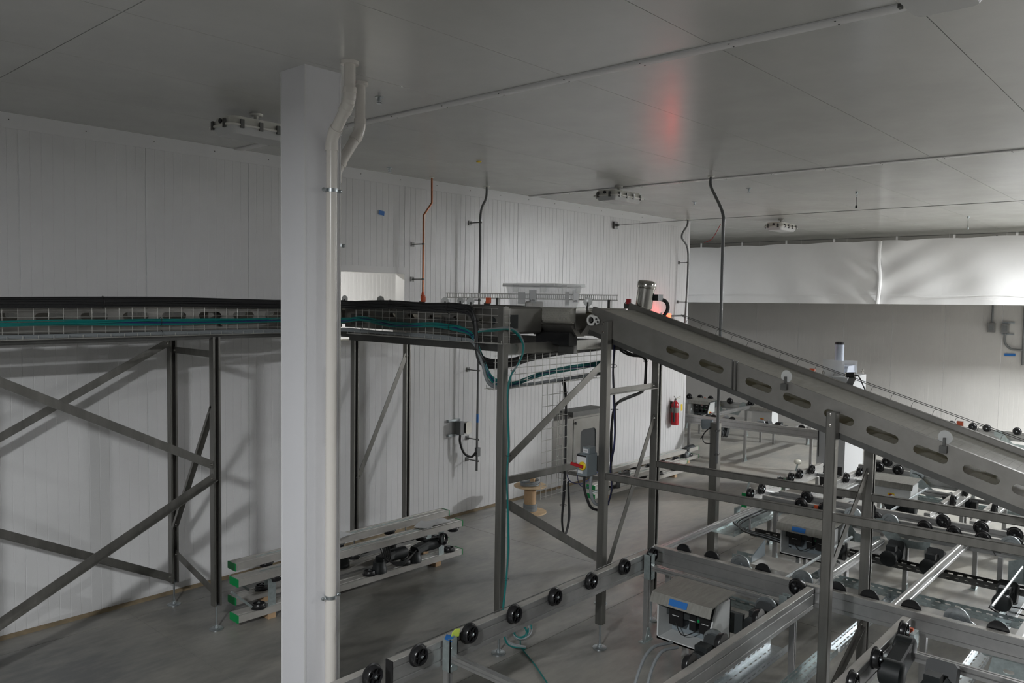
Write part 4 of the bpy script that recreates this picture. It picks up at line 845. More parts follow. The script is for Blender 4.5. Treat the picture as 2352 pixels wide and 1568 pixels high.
def crossbar(g, axis, a, b, c, z, w_=.045, h=.045, name='cross_bar'):
    P = [(-w_ / 2, -h), (w_ / 2, -h), (w_ / 2, -h * .62), (w_ / 2 - .008, -h * .55), (w_ / 2, -h * .45), (w_ / 2, 0), (.006, 0), (.006, -.008), (-.006, -.008), (-.006, 0), (-w_ / 2, 0), (-w_ / 2, -h * .45), (-w_ / 2 + .008, -h * .55), (-w_ / 2, -h * .62)]
    if axis == 'x': return MB().extr(P, (a, c, z), (0, 1, 0), (0, 0, 1), (b - a, 0, 0)).build(name, 'alu', g)
    return MB().extr(P, (c, a, z), (1, 0, 0), (0, 0, 1), (0, b - a, 0)).build(name, 'alu', g)
def drive(g, p, d='-y', L_=.26, r=.06):
    """black gear motor: finned drum, gear head, fan cowl"""
    p = V(p); dv = {'-y': V((0, -1, 0)), '+y': V((0, 1, 0)), '-x': V((-1, 0, 0)), '+x': V((1, 0, 0))}[d]
    m_ = MB().lathe([(0, r * .6), (.01, r * .95)] + [(.02 + i * .012 + k * .006, r if k else r * .88) for i in range(int((L_ - .08) / .012)) for k in (0, 1)] + [(L_ - .05, r * 1.05), (L_ - .005, r * 1.05), (L_, r * .8)], p, dv, 18)
    m_.bar(p - dv * .01 + V((0, 0, .04)), p - dv * .10 + V((0, 0, .0)), r * 2.1, r * 2.6, ch=.02); o = m_.build('gear_motor', 'motor', g)
    q = p + dv * L_ * .5; MB().box(q.x - .045, q.x + .045, q.y - .045, q.y + .045, q.z + r * .8, q.z + r * 1.5).build('terminal_box', 'motor', o); return o
def guard(g, p, u, L_=.5, rise=.16, warn=True, s=1):
    """galvanised swing arm plate with a pulley, marked with two yellow triangles"""
    p = V(p); u_ = V(u).normalized(); up = V((0, 0, 1)); nrm = u_.cross(up)
    pr = [(-.05, rise - .05), (-.055, rise + .0), (-.03, rise + .045), (.02, rise + .05), (.06, rise + .03), (L_ * .45, .04), (L_ * .75, .03), (L_, .06), (L_, -.03), (L_ * .3, -.06), (.02, rise - .08)]
    o = MB().extr(pr, p, u_, up, nrm * .006).build('guard_plate', 'galv', g)
    if warn:
        for a in (.03, .09):
            c = p + u_ * (a + .03) + up * (rise - .02 - a * .55) - nrm * .0015 * s
            if s < 0: c = p + u_ * (a + .03) + up * (rise - .02 - a * .55) + nrm * .0075
            MB().extr([(-.024, -.02), (.024, -.02), (0, .024)], c, u_, up, nrm * .001).build('warning_triangle', 'yellow', o)
    return o
def slot_tray(g, axis, a, b, c, z, w_=.10, h=.05, matn='galv', both=True, name='slotted_tray'):
    L_ = b - a; holes = [oval(.06 + k * .085, h / 2, .05, .012, 3) for k in range(int((L_ - .06) / .085))]
    o = MB(); U = V((1, 0, 0)) if axis == 'x' else V((0, 1, 0)); S = V((0, 1, 0)) if axis == 'x' else V((1, 0, 0))
    B = V((a, c, z)) if axis == 'x' else V((c, a, z))
    for s_ in (-1, 1): o.plate([(0, 0), (L_, 0), (L_, h), (0, h)], holes, B + S * (s_ * w_ / 2), U, V((0, 0, 1)), S * .0015)
    fh = [oval(.09 + k * .085, dy_, .05, .012, 3) for k in range(int((L_ - .12) / .085)) for dy_ in (-w_ * .25, w_ * .25)]
    o.plate([(0, -w_ / 2), (L_, -w_ / 2), (L_, w_ / 2), (0, w_ / 2)], fh, B, U, S, V((0, 0, .0015)))
    return o.build(name, matn, g)
def stopper(g, p):
    p = V(p); o = MB().bar(p, p + V((.02, -.01, .10)), .02, .012).build('stop_arm', 'galv', g); MB().lathe([(-.045, .012), (-.04, .024), (-.02, .033), (.02, .035), (.04, .028), (.05, .012)], p + V((.03, -.005, .125)), (.8, -.5, -.12), 14).build('stop_pad', 'ivory', o)

ZT = .76
# -- near conveyor along X
g = thing('pallet_conveyor', 'pallet conveyor with black flanged rollers nearest the square column', 'pallet conveyor', (4.6, 3.05, 0), 'pallet conveyors')
near_conv = g
rail(g, 'x', 3.13, 6.16, 3.775, ZT + .02, 'black'); rail(g, 'x', 3.13, 6.30, 2.37, ZT, None)
for k, x in enumerate((3.33, 3.79, 4.25, 4.72, 5.19, 5.67, 6.12)): wheel(g, (x, 3.745, ZT + .0), '-y')
for x in (4.45, 4.88, 5.45): wheel(g, (x, 2.40, ZT - .015), '+y')
MB().tube([(3.2, 3.80, ZT + .035), (6.1, 3.80, ZT + .035)], .004, 6).build('edge_rod', 'dsteel', g)
crossbar(g, 'y', 2.40, 3.74, 6.03, .70); crossbar(g, 'y', 2.40, 3.80, 3.58, .70); bracket(g, 6.03, 3.70, .76); bracket(g, 3.58, 3.70, .78); bracket(g, 6.03, 2.46, .72)
leg(g, 6.03, 3.72, .62); leg(g, 3.58, 3.72, .62); leg(g, 6.10, 2.42, .60); leg(g, 4.2, 2.42, .60)
slot_tray(g, 'y', 2.5, 3.42, 6.16, .50, .10, .05); slot_tray(g, 'x', 4.0, 6.25, 2.58, .22, .16, .06, 'zinc'); slot_tray(g, 'x', 4.3, 6.2, 2.15, .33, .10, .05)
drive(g, (4.98, 2.55, .60), '-x', .2, .062); drive(g, (5.82, 2.55, .60), '-x', .2, .062)
for x in (5.06, 5.9): inst('guide_pulley', PUL, g, (x, 2.55, .66), ROT['-x'])
MB().box(5.62, 5.66, 2.62, 3.0, .50, .66).build('drive_cover', 'dark', g)
MB().tube(smooth([(5.15, 2.95, .5), (4.9, 2.98, .52), (4.68, 2.95, .40), (4.5, 2.9, .15), (4.35, 2.75, .02)]), .012, 8).build('feed_cable', 'gcable', g); MB().tube(smooth([(5.15, 2.9, .48), (4.95, 2.93, .49), (4.75, 2.9, .36), (4.62, 2.85, .12)]), .012, 8).build('feed_cable', 'gcable', g)
tp = MB().bar((3.555, 3.72, .815), (3.585, 3.68, .80), .08, .002); tag(tp.build('tape_strip', 'blue'), 'blue tape flag stuck to the roller conveyor bracket', 'tape', 'tape flags')
tp = MB().add([(3.60, 3.71, .80), (3.66, 3.70, .79), (3.67, 3.70, .84), (3.63, 3.70, .85), (3.60, 3.70, .835), (3.60, 3.714, .80), (3.66, 3.704, .79), (3.67, 3.704, .84), (3.63, 3.704, .85), (3.60, 3.704, .835)], [(0, 1, 2, 3, 4), (9, 8, 7, 6, 5), (0, 5, 6, 1), (1, 6, 7, 2), (2, 7, 8, 3), (3, 8, 9, 4), (4, 9, 5, 0)]); tag(tp.build('tape_flag', 'lime'), 'lime green tape flag stuck to the roller conveyor bracket', 'tape', 'tape flags')
g = thing('pallet_conveyor', 'end of a pallet conveyor with one black roller beside the drain pipe', 'pallet conveyor', (2.5, 3.7, 0), 'pallet conveyors')
rail(g, 'x', 1.2, 3.03, 3.775, ZT + .02, 'dsteel')
for x in (1.6, 2.05, 2.5, 2.96): wheel(g, (x, 3.745, ZT), '-y')
leg(g, 2.3, 3.74, .62); leg(g, 1.3, 3.74, .62)

# -- conveyor along Y, crossing the picture
g = thing('pallet_conveyor', 'wide pallet conveyor crossing under the sloping conveyor with drive pulleys', 'pallet conveyor', (7.6, 2, 0), 'pallet conveyors')
rail(g, 'y', -2.5, 3.86, 6.37, ZT); rail(g, 'y', -2.5, 3.95, 8.93, ZT - .0); rail(g, 'y', -2.5, 3.9, 9.28, ZT + .0)
for y in (3.58, 3.30, 2.82, 2.2, 1.95, 1.65, 1.08, .75): wheel(g, (6.41, y, ZT - .01), '+x')
wheel(g, (6.30, 2.47, ZT - .02), '-x')
for y in (3.48, 3.21, 2.52 + .15, 2.19, 1.92, 1.66, 1.39, 1.1): wheel(g, (8.89, y, ZT - .01), '-x')
for y in (3.55, 2.85, 2.1, 1.75, 1.45): wheel(g, (9.24, y, ZT + .0), '-x')
for y in (3.05, 2.5, 1.35): inst('guide_pulley', PUL, g, (6.48, y, ZT - .02), ROT['-x'])
for y in (2.52, 2.9): inst('guide_pulley', PUL, g, (8.87, y, ZT - .02), ROT['-x'])
inst('guide_pulley', PUL, g, (8.86, 1.42, ZT - .02), ROT['-x'])
crossbar(g, 'x', 6.40, 8.90, 3.86, .72, .05, .05); crossbar(g, 'x', 6.40, 8.90, 1.79, .72, .06, .06); crossbar(g, 'x', 6.40, 8.9, .95, .70, .10, .07)
MB().tube([(6.45, 2.72, .66), (8.3, 2.72, .66)], .014, 8).build('drive_shaft', 'zinc', g); crossbar(g, 'x', 6.45, 8.6, 2.52, .62, .06, .05); MB().cyl((7.0, 2.52, .66), (7.1, 2.52, .66), .05, 16).build('pulley', 'zinc', g)
MB().tube([(7.3, 1.28, .62), (8.6, 1.28, .62)], .012, 8).build('drive_shaft', 'zinc', g)
for (x, y) in ((6.40, 3.72), (6.40, 1.55), (8.86, 3.76), (8.86, 2.35), (8.86, 1.5), (6.40, .3), (8.86, .2)): leg(g, x, y, .6)
slot_tray(g, 'y', .2, 3.9, 8.56, .38, .12, .06, 'dsteel'); slot_tray(g, 'y', .2, 3.9, 8.12, .22, .12, .06, 'galv'); slot_tray(g, 'x', 6.5, 9.0, 1.32, .22, .12, .05, 'zinc'); slot_tray(g, 'x', 6.5, 8.1, 2.22, .22, .08, .05, 'zinc'); slot_tray(g, 'x', 8.2, 9.6, 4.1, .42, .3, .06, 'galv')
for (x, y, z, d) in ((8.72, 2.42, .46, '-x'), (8.72, 2.05, .46, '-x'), (8.35, 1.35, .40, '-x'), (8.4, 3.05, .45, '-y'), (8.3, .9, .36, '-y')): drive(g, (x, y, z), d, .24, .075)
gd = guard(g, (8.84, 2.62, .56), (0, -1, 0), .5, .16); guard(g, (6.5, 3.02, .58), (0, -1, 0), .42, .12, False); guard(g, (6.5, 1.30, .58), (0, -1, 0), .42, .12, False); guard(g, (8.84, 3.05, .52), (0, -1, 0), .45, .18, False)
MB().plate([(0, 0), (.45, .02), (.45, .2), (.1, .24), (0, .2)], [oval(.2, .11, .1, .05)], (8.78, 1.42, .40), (0, -1, 0), (0, 0, 1), (.008, 0, 0)).build('motor_plate', 'galv', g)
MB().plate([(0, 0), (.3, .02), (.26, .2), (.04, .2)], [oval(.14, .1, .07, .03)], (6.46, 1.15, .36), (0, -1, 0), (0, 0, 1), (.008, 0, 0)).build('motor_plate', 'galv', g)
sensor(g, (8.86, 3.30, ZT - .06)); sensor(g, (8.86, 1.52, ZT - .10)); sensor(g, (6.6, 2.35, .62))
MB().tube(smooth([(8.5, 2.9, .3), (8.3, 3.1, .5), (8.25, 3.4, .46), (8.35, 3.8, .46), (8.8, 4.05, .48)]), .012, 8).build('feed_cable', 'gcable', g)
for k in range(5): MB().tube(smooth([(8.2 + .03 * k, 3.3, .45), (8.25 + .03 * k, 3.6, .47), (8.32 + .02 * k, 3.9, .47), (8.6, 4.05 + .025 * k, .48), (9.4, 4.06 + .025 * k, .48)]), .008, 6).build('tray_cable', 'gcable' if k % 2 else 'cable', g)
for k in range(4): MB().tube(smooth([(8.4 + .04 * k, 1.5, .24), (8.45 + .03 * k, 1.2, .1 + .05 * k), (8.5 + .03 * k, .9, .2), (8.4, .5, .3)]), .007, 6).build('tray_cable', 'cable', g)
MB().bar((7.35, 2.75, .52), (7.35, 3.30, .52), .34, .008, (0, 0, 1)).build('cover_plate', 'aluw', g); MB().extr([(0, 0), (.3, 0), (.3, .16), (.0, .05)], (7.2, 3.28, .53), (1, 0, 0), (0, 0, 1), (0, .01, 0)).build('cover_side', 'grey', g)

# -- conveyor along X beyond
g = thing('pallet_conveyor', 'short pallet conveyor with two ivory stop pads beyond the service post', 'pallet conveyor', (10.1, 3.2, 0), 'pallet conveyors')
rail(g, 'x', 8.85, 9.85, 4.15, ZT, 'green'); rail(g, 'x', 10.0, 11.3, 4.16, ZT, None); rail(g, 'x', 9.4, 11.3, 2.30, ZT + .01); rail(g, 'x', 9.4, 11.3, 1.86, ZT + .01); rail(g, 'x', 9.4, 11.3, 3.62, ZT)
for x in (8.9, 9.22, 9.75, 10.1, 10.38, 10.80): wheel(g, (x, 4.12, ZT), '-y')
for x in (9.8, 10.3, 10.9, 11.2): wheel(g, (x, 2.27, ZT), '-y'); wheel(g, (x - .1, 1.83, ZT), '-y')
for x in (9.9, 10.6, 11.1): wheel(g, (x, 3.59, ZT), '-y')
stopper(g, (9.12, 4.24, .74)); stopper(g, (10.6, 4.24, .74))
crossbar(g, 'y', 2.3, 4.15, 9.55, .66); crossbar(g, 'y', 2.3, 4.15, 11.1, .66); crossbar(g, 'y', 1.2, 4.15, 10.4, .62)
for (x, y) in ((9.55, 4.13), (11.1, 4.13), (9.55, 2.32), (11.1, 2.32), (9.6, 1.86), (11.1, 1.86), (9.6, 3.62)): leg(g, x, y, .6)
drive(g, (9.7, 3.15, .56), '-y', .26, .07); drive(g, (10.2, 2.85, .60), '-y', .24, .07); drive(g, (9.75, 1.55, .55), '-y', .24, .07)
slot_tray(g, 'y', 1.5, 4.0, 9.95, .35, .12, .05); MB().tube([(9.5, 2.75, .66), (11.2, 2.75, .66)], .014, 8).build('drive_shaft', 'zinc', g)
MB().extr([(0, 0), (.16, 0), (.05, -.09), (0, -.08)], (8.86, 4.25, .56), (1, 0, 0), (0, 0, 1), (0, .03, 0)).build('end_bracket', 'galv', g)

# -- conveyor along Y further back
g = thing('pallet_conveyor', 'pallet conveyor with warning triangles behind the second pair of posts', 'pallet conveyor', (12.1, 1.5, 0), 'pallet conveyors')
rail(g, 'y', -2.5, 3.75, 11.63, ZT); rail(g, 'y', -2.5, 3.75, 12.1, ZT + .01)
for y in (3.47, 3.22, 2.2, 1.8): wheel(g, (11.59, y, ZT + .01), '-x')
for y in (3.5, 3.0, 2.6, 2.0): wheel(g, (12.06, y, ZT + .01), '-x')
inst('guide_pulley', PUL, g, (11.57, 2.97, ZT), ROT['-x']); guard(g, (11.52, 3.0, .54), (0, -1, 0), .55, .17)
crossbar(g, 'y', -2, 3.7, 11.48, .56); 
for y in (3.6, 2.4, 1.0, -.5): leg(g, 11.66, y, .6); leg(g, 12.1, y, .6)
slot_tray(g, 'y', 0, 3.5, 11.85, .35); sensor(g, (11.55, 3.62, ZT - .06))
drive(g, (11.3, 2.45, .5), '-y', .26, .075)

# -- back conveyor
g = thing('pallet_conveyor', 'pallet conveyor in front of the far wall seen past the wall end', 'pallet conveyor', (15.4, 7, 0), 'pallet conveyors')
back_conv = g
rail(g, 'y', 1.0, 9.6, 14.15, ZT); rail(g, 'y', 1.0, 10.2, 16.8, ZT - .02)
for y in (9.55, 9.31, 9.03, 8.76, 8.28, 7.78, 7.5, 7.2, 3.74, 3.39, 3.16, 2.68, 2.4): wheel(g, (16.76, y, ZT + .0), '-x')
for y in (8.1, 7.35, 6.95, 6.05, 5.6): wheel(g, (14.19, y, ZT - .02), '+x')
for y in (8.3, 7.1, 6.4): inst('guide_pulley', PUL, g, (14.26, y, ZT - .03), ROT['-x'])
guard(g, (16.70, 8.62, .52), (0, -1, 0), .42, .2); guard(g, (16.70, 7.92, .52), (0, 1, 0), .42, .2, True, -1); guard(g, (16.70, 2.98, .5), (0, -1, 0), .55, .2)
crossbar(g, 'x', 14.2, 16.7, 7.75, .72, .05, .07); crossbar(g, 'x', 14.2, 16.7, 9.2, .72, .05, .07); crossbar(g, 'x', 14.2, 16.7, 6.0, .66, .05, .06); crossbar(g, 'x', 14.2, 16.7, 5.7, .66, .05, .06)
for (x, y) in ((14.15, 7.85), (14.15, 6.66), (14.15, 9.0), (14.15, 5.4), (16.8, 9.4), (16.8, 7.9), (16.8, 6.5), (16.8, 3.0)): leg(g, x, y, .6)
drive(g, (14.4, 6.25, .66), '-y', .3, .08); drive(g, (14.35, 7.6, .66), '+y', .25, .07); drive(g, (14.3, 7.2, .46), '-x', .16, .08)
sensor(g, (16.74, 8.9, ZT - .06)); sensor(g, (16.74, 7.35, ZT - .06)); sensor(g, (16.74, 3.6, ZT - .02))

# -- conveyor along X at the near right corner
g = thing('pallet_conveyor', 'pallet conveyor with a large black gear motor beside the second pair of posts', 'pallet conveyor', (5, 1.2, 0), 'pallet conveyors')
rail(g, 'x', 3.8, 6.2, 1.62, ZT); rail(g, 'x', 3.8, 6.2, .25, ZT)
for x in (5.34, 5.92, 4.9): wheel(g, (x, 1.585, ZT), '-y')
crossbar(g, 'y', .3, 1.6, 5.77, .70, .05, .06); drive(g, (5.45, 1.22, .66), '-x', .3, .085)
gc = MB(); gc.lathe([(0, .07), (.01, .085), (.11, .085), (.12, .07)], (5.72, 1.56, .72), (0, -1, 0), 20); gc.lathe([(0, .07), (.01, .085), (.13, .085), (.14, .07)], (5.42, 1.56, .66), (0, -1, 0), 20)
gc.bar((5.42, 1.49, .66), (5.72, 1.49, .72), .10, .15, ch=.01); gc.build('gear_case', 'motor', g)
MB().lathe([(0, .085), (.01, .09), (.06, .09), (.07, .07)], (5.52, .95, .62), (0, -1, 0), 22).build('motor_cowl', 'zinc', g)
for x in (4.2, 6.0): leg(g, x, 1.62, .6); leg(g, x, .25, .6)
sensor(g, (6.08, 1.56, ZT - .1)); MB().bar((6.0, 1.53, .66), (6.12, 1.53, .66), .03, .12).build('sensor_plate', 'galv', g)

# ------------------------------------------------------------------ control boxes of the conveyors
def control_box(label, x, y0, y1, z0, h, dep=.32, opened=True, tape=None, knob=True, foot=True, note=None):
    g = thing('control_box', label, 'control box', (x + dep / 2, (y0 + y1) / 2, 0), 'conveyor control boxes')
    b = MB(); z1 = z0 + h
    if opened:
        t = .012
        b.box(x, x + dep, y0, y0 + t, z0, z1 - .0) if False else b.extr([(0, 0), (dep, 0), (dep, h), (.10, h), (0, h * .45)], (x, y0, z0), (1, 0, 0), (0, 0, 1), (0, t, 0))
        b.extr([(0, 0), (dep, 0), (dep, h), (.0, h), ], (x, y1 - t, z0), (1, 0, 0), (0, 0, 1), (0, t, 0)); b.box(x, x + dep, y0, y1, z0, z0 + t); b.box(x + dep - t, x + dep, y0, y1, z0, z1); b.box(x, x + .012, y0, y1, z0, z0 + .02)
        b = b.build('case', 'lgrey', g)
        MB().box(x + dep * .62, x + dep - .013, y0 + .014, y1 - .014, z0 + .014, z1 - .01).build('back_panel', 'grey', g)
        MB().box(x + dep * .35, x + dep * .61, y0 + .016, y1 - .016, z0 + .16, z1 - .012).build('shade_block', 'dark', g)  # dark block stands in for the shade under the lid
        MB().box(x + dep * .33, x + dep * .348, y0 + .10, y0 + .16, z0 + .17, z0 + .19).build('terminal_block', 'green', g); MB().box(x + dep * .33, x + dep * .348, y0 + .2, y0 + .23, z1 - .09, z1 - .05).build('terminal_block', 'red', g)
        for k, (a, ww, hh) in enumerate(((.24, .27, .68), (.56, .12, .45), (.80, .22, .68))):
            yy = y1 - (y1 - y0) * a; d_ = MB().box(x + dep * .3, x + dep * .6, yy - (y1 - y0) * ww / 2, yy + (y1 - y0) * ww / 2, z0 + h * .3, z0 + h * (.3 + hh)).build('drive_unit', 'black', g)
            MB().box(x + dep * .3 - .002, x + dep * .3, yy - .02, yy + .02, z0 + h * .72, z0 + h * .76).build('display', 'lgrey', d_); MB().box(x + dep * .3 - .002, x + dep * .3, yy - .025, yy + .03, z0 + h * .52, z0 + h * .535).build('name_strip', 'lgrey', d_)
        MB().tube(smooth([(x + .1, y1 - .1, z0 + .12), (x + .06, y1 - .18, z0 + .06), (x + .08, y1 - .26, z0 + .09), (x + .12, y0 + .1, z0 + .16)]), .004, 6).build('patch_cable', 'cable', g)
    else:
        MB().bar((x + dep / 2, (y0 + y1) / 2, z0), (x + dep / 2, (y0 + y1) / 2, z1), dep, y1 - y0, (0, 1, 0), .004).build('case', 'lgrey', g)
    MB().extr([(-.066, h - .034), (-.060, h - .036), (-.028, h + .028), (dep + .02, h + .05), (dep + .02, h + .058), (-.033, h + .036)], (x, y0 - .03, z0), (1, 0, 0), (0, 0, 1), (0, y1 - y0 + .06, 0)).build('lid', 'lid', g)
    if knob:
        f = y0 if opened else None
        if opened:
            kd = MB().lathe([(0, .03), (.008, .03)], (x + .08, y0, z0 + h * .36), (0, -1, 0), 18).build('switch_plate', 'yellow', g); MB().lathe([(0, .018), (.03, .016)], (x + .08, y0 - .008, z0 + h * .36), (0, -1, 0), 12).build('knob', 'red', kd)
        else:
            kd = MB().box(x - .004, x, (y0 + y1) / 2 - .05, (y0 + y1) / 2 + .03, z0 + h * .25, z0 + h * .25 + .08).build('switch_plate', 'yellow', g); MB().lathe([(0, .032), (.02, .03)], (x - .004, (y0 + y1) / 2 - .01, z0 + h * .25 + .04), (-1, 0, 0), 16).build('knob', 'red', kd)
    for yy in (y0 + .08, y1 - .08): MB().box(x + dep - .04, x + dep, yy - .02, yy + .02, 0, z0).build('leg', 'alu', g)
    if tape: tag(MB().bar((x - .0535, y1 - tape[0], z0 + h + .0025), (x - .0535, y1 - tape[0] - tape[1], z0 + h + .0025), .001, .048, (.426, 0, .905)).build('tape_strip', 'blue'), tape[2], 'tape', 'blue tape markers')
    return g
control_box('open control box with black drives under blue tape beside the near conveyor rollers', 5.18, 2.66, 3.10, .48, .33, tape=(.13, .15, 'blue tape on the lid of the near open control box'))
control_box('open control box with black drives under blue tape between the wide conveyor rails', 8.0, 2.86, 3.34, .42, .30, tape=(.14, .14, 'blue tape on the lid of the open box between the wide rails'))
control_box('closed grey control box with red and yellow switch behind the second pair of posts', 10.65, 2.80, 3.28, .50, .26, opened=False)
control_box('closed grey control box with red and yellow switch in front of the far wall', 16.0, 6.95, 7.40, .40, .36, opened=False)
control_box('open control box with dark inside in front of the far wall', 16.0, 8.42, 8.86, .42, .34)
nb = thing('back_sheet', 'light sheet metal cover with handwritten lettering behind the open box', 'cover', (8.5, 3.1, .6)); MB().box(8.42, 8.43, 2.80, 3.26, .55, .83).build('sheet', 'lgrey', nb); MB().box(8.43, 8.5, 2.80, 2.83, 0, .6).build('stand', 'alu', nb); MB().box(8.43, 8.5, 3.23, 3.26, 0, .6).build('stand', 'alu', nb)
text('NOG 76', .055, 'dark', nb, (8.417, 2.95, .775), (0, -1, 0), (0, 0, 1))

# ------------------------------------------------------------------ tall white cabinet
x0, x1, y0, y1, h = 12.5, 13.35, 4.25, 4.68, 1.88
g = thing('machine_cabinet', 'tall white machine cabinet with exhaust stack rising behind the slope', 'cabinet', ((x0 + x1) / 2, (y0 + y1) / 2, 0))
MB().box(x0, x1, y0, y1, .12, h).build('body', 'wcab', g); MB().box(x0 + .02, x1 - .02, y0 + .02, y1 - .02, 0, .12).build('plinth', 'black', g)
MB().box(x0 - .006, x0, y0 + .02, y1 - .02, .6, h - .03).build('door', 'wcab', g); MB().box(x0 - .012, x0, y0 + .05, y0 + .08, 1.0, 1.16).build('handle', 'black', g)
MB().box(x0 - .01, x0, y0 + .03, y1 - .03, .12, .50).build('kick_panel', 'black', g)
MB().box(x0, x1, y0, y1, h, h + .012).build('top', 'wcab', g)
ct = MB().extr(rrect(-.26, .26, 0, .155, .075, 6), (12.93, 4.33, h + .015), (.86, .0, 0), (0, 0, 1), (0, .22, 0)).build('exhaust_duct', 'vent', g)
q = sx(1927, 830, 12.8); MB().lathe([(0, .068), (.06, .068), (.06, .071), (.068, .071), (.068, .068), (.30, .068), (.30, .071), (.31, .071), (.31, .068), (.34, .068)], (12.8, q.y, h + .16), (0, 0, 1), 22).build('stack', 'vent', ct)
MB().lathe([(0, .07), (.035, .07), (.04, .06)], (12.8, q.y, h + .50), (0, 0, 1), 22).build('stack_collar', 'black', ct)
for (a, b) in ((x0 + .04, y0 + .04), (x0 + .04, y1 - .04), (x1 - .05, y0 + .04), (x1 - .05, y1 - .04)):
    MB().tube([(a + .035 * math.cos(t * .6283), b, h + .055 + .035 * math.sin(t * .6283)) for t in range(10)], .008, 6, True).build('lifting_eye', 'polish', g)
MB().box(x0 + .55, x0 + .556, y0 + .05, y1 + .02, h + .012, h + .24).build('clear_shield', 'frost', g); MB().box(x0 + .12, x0 + .126, y0 + .1, y1, h + .012, h + .26).build('clear_shield', 'frost', g)
MB().tube(smooth([(x0 - .01, y1 - .02, 1.84), (x0 - .012, y1 - .02, 1.2), (x0 - .012, y1 - .03, .62)]), .008, 6).build('cable', 'cable', g); MB().tube([(x0 - .02 , y1 - .03 + .02 * math.cos(t * .7), 1.06 + .025 * math.sin(t * .7)) for t in range(9)], .006, 5, True).build('red_ring', 'rosewire', g)

# ------------------------------------------------------------------ conveyor sections lying on their sides
def side_module(label, x0, x1, y, yaw, wheels_lo, wheels_up, motors, zl=.085, zu=.42, posts=(.35, -.3), loops=True):
    g = thing('conveyor_section', label, 'conveyor section', (x0, y, 0), 'conveyor sections stored on the floor')
    L_ = x1 - x0; P = [(-.075, -.032), (.075, -.032), (.075, .032), (.05, .032), (.047, .027), (.041, .027), (.038, .032), (-.038, .032), (-.041, .027), (-.047, .027), (-.05, .032), (-.075, .032)]
    for z in (zl, zu):
        r_ = MB().extr(P, (x0, y, z), (0, 1, 0), (0, 0, 1), (L_, 0, 0)).build('rail', 'aluw', g)
        for e, s_ in ((x0, -1), (x1, 1)): MB().extr(rrect(-.078, .078, -.036, .036, .006, 2), (e, y, z), (0, 1, 0), (0, 0, 1), (s_ * .008, 0, 0)).build('end_cap', 'green', r_)
    for x in wheels_lo: o = inst('wheel', WHEEL, g, (x0 + x, y - .02, zl + .034)); inst('bolt', BOLT, o, (0, 0, 0), local=True)
    for x in wheels_up: o = inst('wheel', WHEEL, g, (x0 + x, y - .02, zu - .034), (R(180), 0, 0)); inst('bolt', BOLT, o, (0, 0, 0), local=True)
    for x in posts:
        xx = x0 + (x if x > 0 else L_ + x); MB().prof((xx, y - .03, zl + .032), (xx, y - .03, zu - .032), [(-.04, -.02), (.04, -.02), (.04, -.014), (-.034, -.014), (-.034, .02), (-.04, .02)], (0, 1, 0)).build('cross_plate', 'galv', g)
    for x in motors:
        mm = V((x0 + x, y - .03, zl + .034)); m_ = MB(); m_.lathe([(0, .08), (.05, .078), (.06, .07), (.12, .065)], mm, (0, 0, 1), 18); m_.bar(mm + V((0, 0, .12)), mm + V((.2, .03, .14)), .12, .09, ch=.02); m_.lathe([(0, .06), (.02, .066), (.2, .066), (.22, .05)], mm + V((.16, .03, .13)), (1, 0, 0), 16)
        m_.build('gear_motor', 'motor', g)
    for x in (.3, L_ - .4): MB().box(x0 + x, x0 + x + .08, y - .07, y + .07, 0, zl - .032).build('skid_block', 'card', g)
    MB().angle((x0 + .25, y, zu + .034), (x1 - .5, y, zu + .034), .012, .03, .003).build('edge_rod', 'galv', g)
    if loops:
        for k in range(5): MB().tube(smooth([(x0 + L_ * .58 + .03 * k, y - .05, zu - .035), (x0 + L_ * .6 + .02 * k, y - .09, .25 - .012 * k), (x0 + L_ * .68, y - .10, .19 - .01 * k), (x0 + L_ * .75, y - .08, .26)]), .006, 6).build('cable', 'cable', g)
    MB().bar((x0 - .03, y - .0, zu - .09), (x0 + .16, y - .02, zl + .06), .022, .02).build('brace_rod', 'galv', g)
    g.rotation_euler.z = yaw; return g
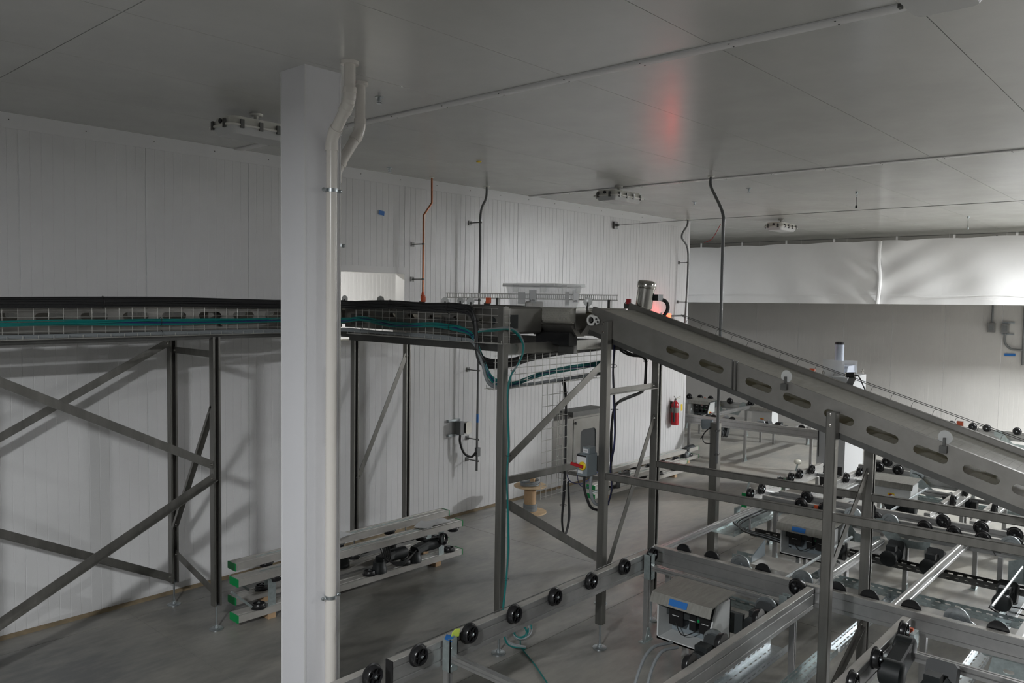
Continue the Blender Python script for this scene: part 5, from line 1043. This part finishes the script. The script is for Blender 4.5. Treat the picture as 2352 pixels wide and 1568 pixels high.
sec = side_module('conveyor section on its side in front, papers on its top rail', 3.66, 6.44, 6.62, R(-1.5), (.23, .62, 1.5, 1.98, 2.62), (.4, 1.3, 2.2, 2.68), (1.62, 2.1))
side_module('conveyor section on its side closest to the wall, behind the one with papers', 3.86, 6.63, 7.02, R(-1.0), (.3, .9, 2.6), (.35, 1.2, 1.9, 2.55), (1.25, 1.9), loops=False)
g = thing('cable_coil', 'small black cable coil hanging in the front conveyor section', 'cable coil', (6.14, 6.5, .25))
for k in range(4): MB().tube([(6.14 + .05 * math.cos(t * .3), 6.46 + .012 * k, .30 + .065 * math.sin(t * .3)) for t in range(21)], .006, 6, True).build('cable_loop', 'cable', g)
def paper(label, c, yaw, w_, d_):
    vs_ = []; n_ = 8
    for s_ in (0, 1):
        for i in range(n_ + 1):
            for j in range(n_ + 1):
                a, b = (i / n_ - .5) * w_, (j / n_ - .5) * d_; z = .006 + .012 * math.sin(a * 9 + 1) * math.cos(b * 8) + .025 * max(0, abs(b) / d_ - .3)
                vs_.append((c[0] + a * math.cos(yaw) - b * math.sin(yaw), c[1] + a * math.sin(yaw) + b * math.cos(yaw), c[2] + z + .0012 * s_))
    N_ = (n_ + 1) ** 2; fs = []
    for i in range(n_):
        for j in range(n_):
            a = i * (n_ + 1) + j; q = (a, a + n_ + 1, a + n_ + 2, a + 1); fs += [tuple(reversed(q)), tuple(N_ + v for v in q)]
    tag(MB().add(vs_, fs).build('paper_sheet', 'paper'), label, 'paper', 'paper sheets on the conveyor section')
paper('rumpled paper sheet on the stored conveyor section beside the column', (5.02, 6.98, .46), .2, .30, .24)
paper('two rumpled paper sheets lying at the green capped end of the section', (5.98, 6.60, .46), .5, .24, .2); paper('rumpled clear sleeve paper next to the green end cap', (6.17, 6.57, .462), -.2, .22, .18)

side_module('conveyor section lying by the wall between the spool and extinguisher', 9.62, 12.35, 6.95, 0, (.3, 1.0, 1.9, 2.4), (.5, 1.4), (.6,), zu=.22, loops=False)
side_module('conveyor section with slotted tray lying against the wall base near the extinguisher', 10.6, 13.55, 7.38, 0, (.6, 1.3, 2.2, 2.7), (.8, 1.7), (2.5,), zu=.24, loops=False)
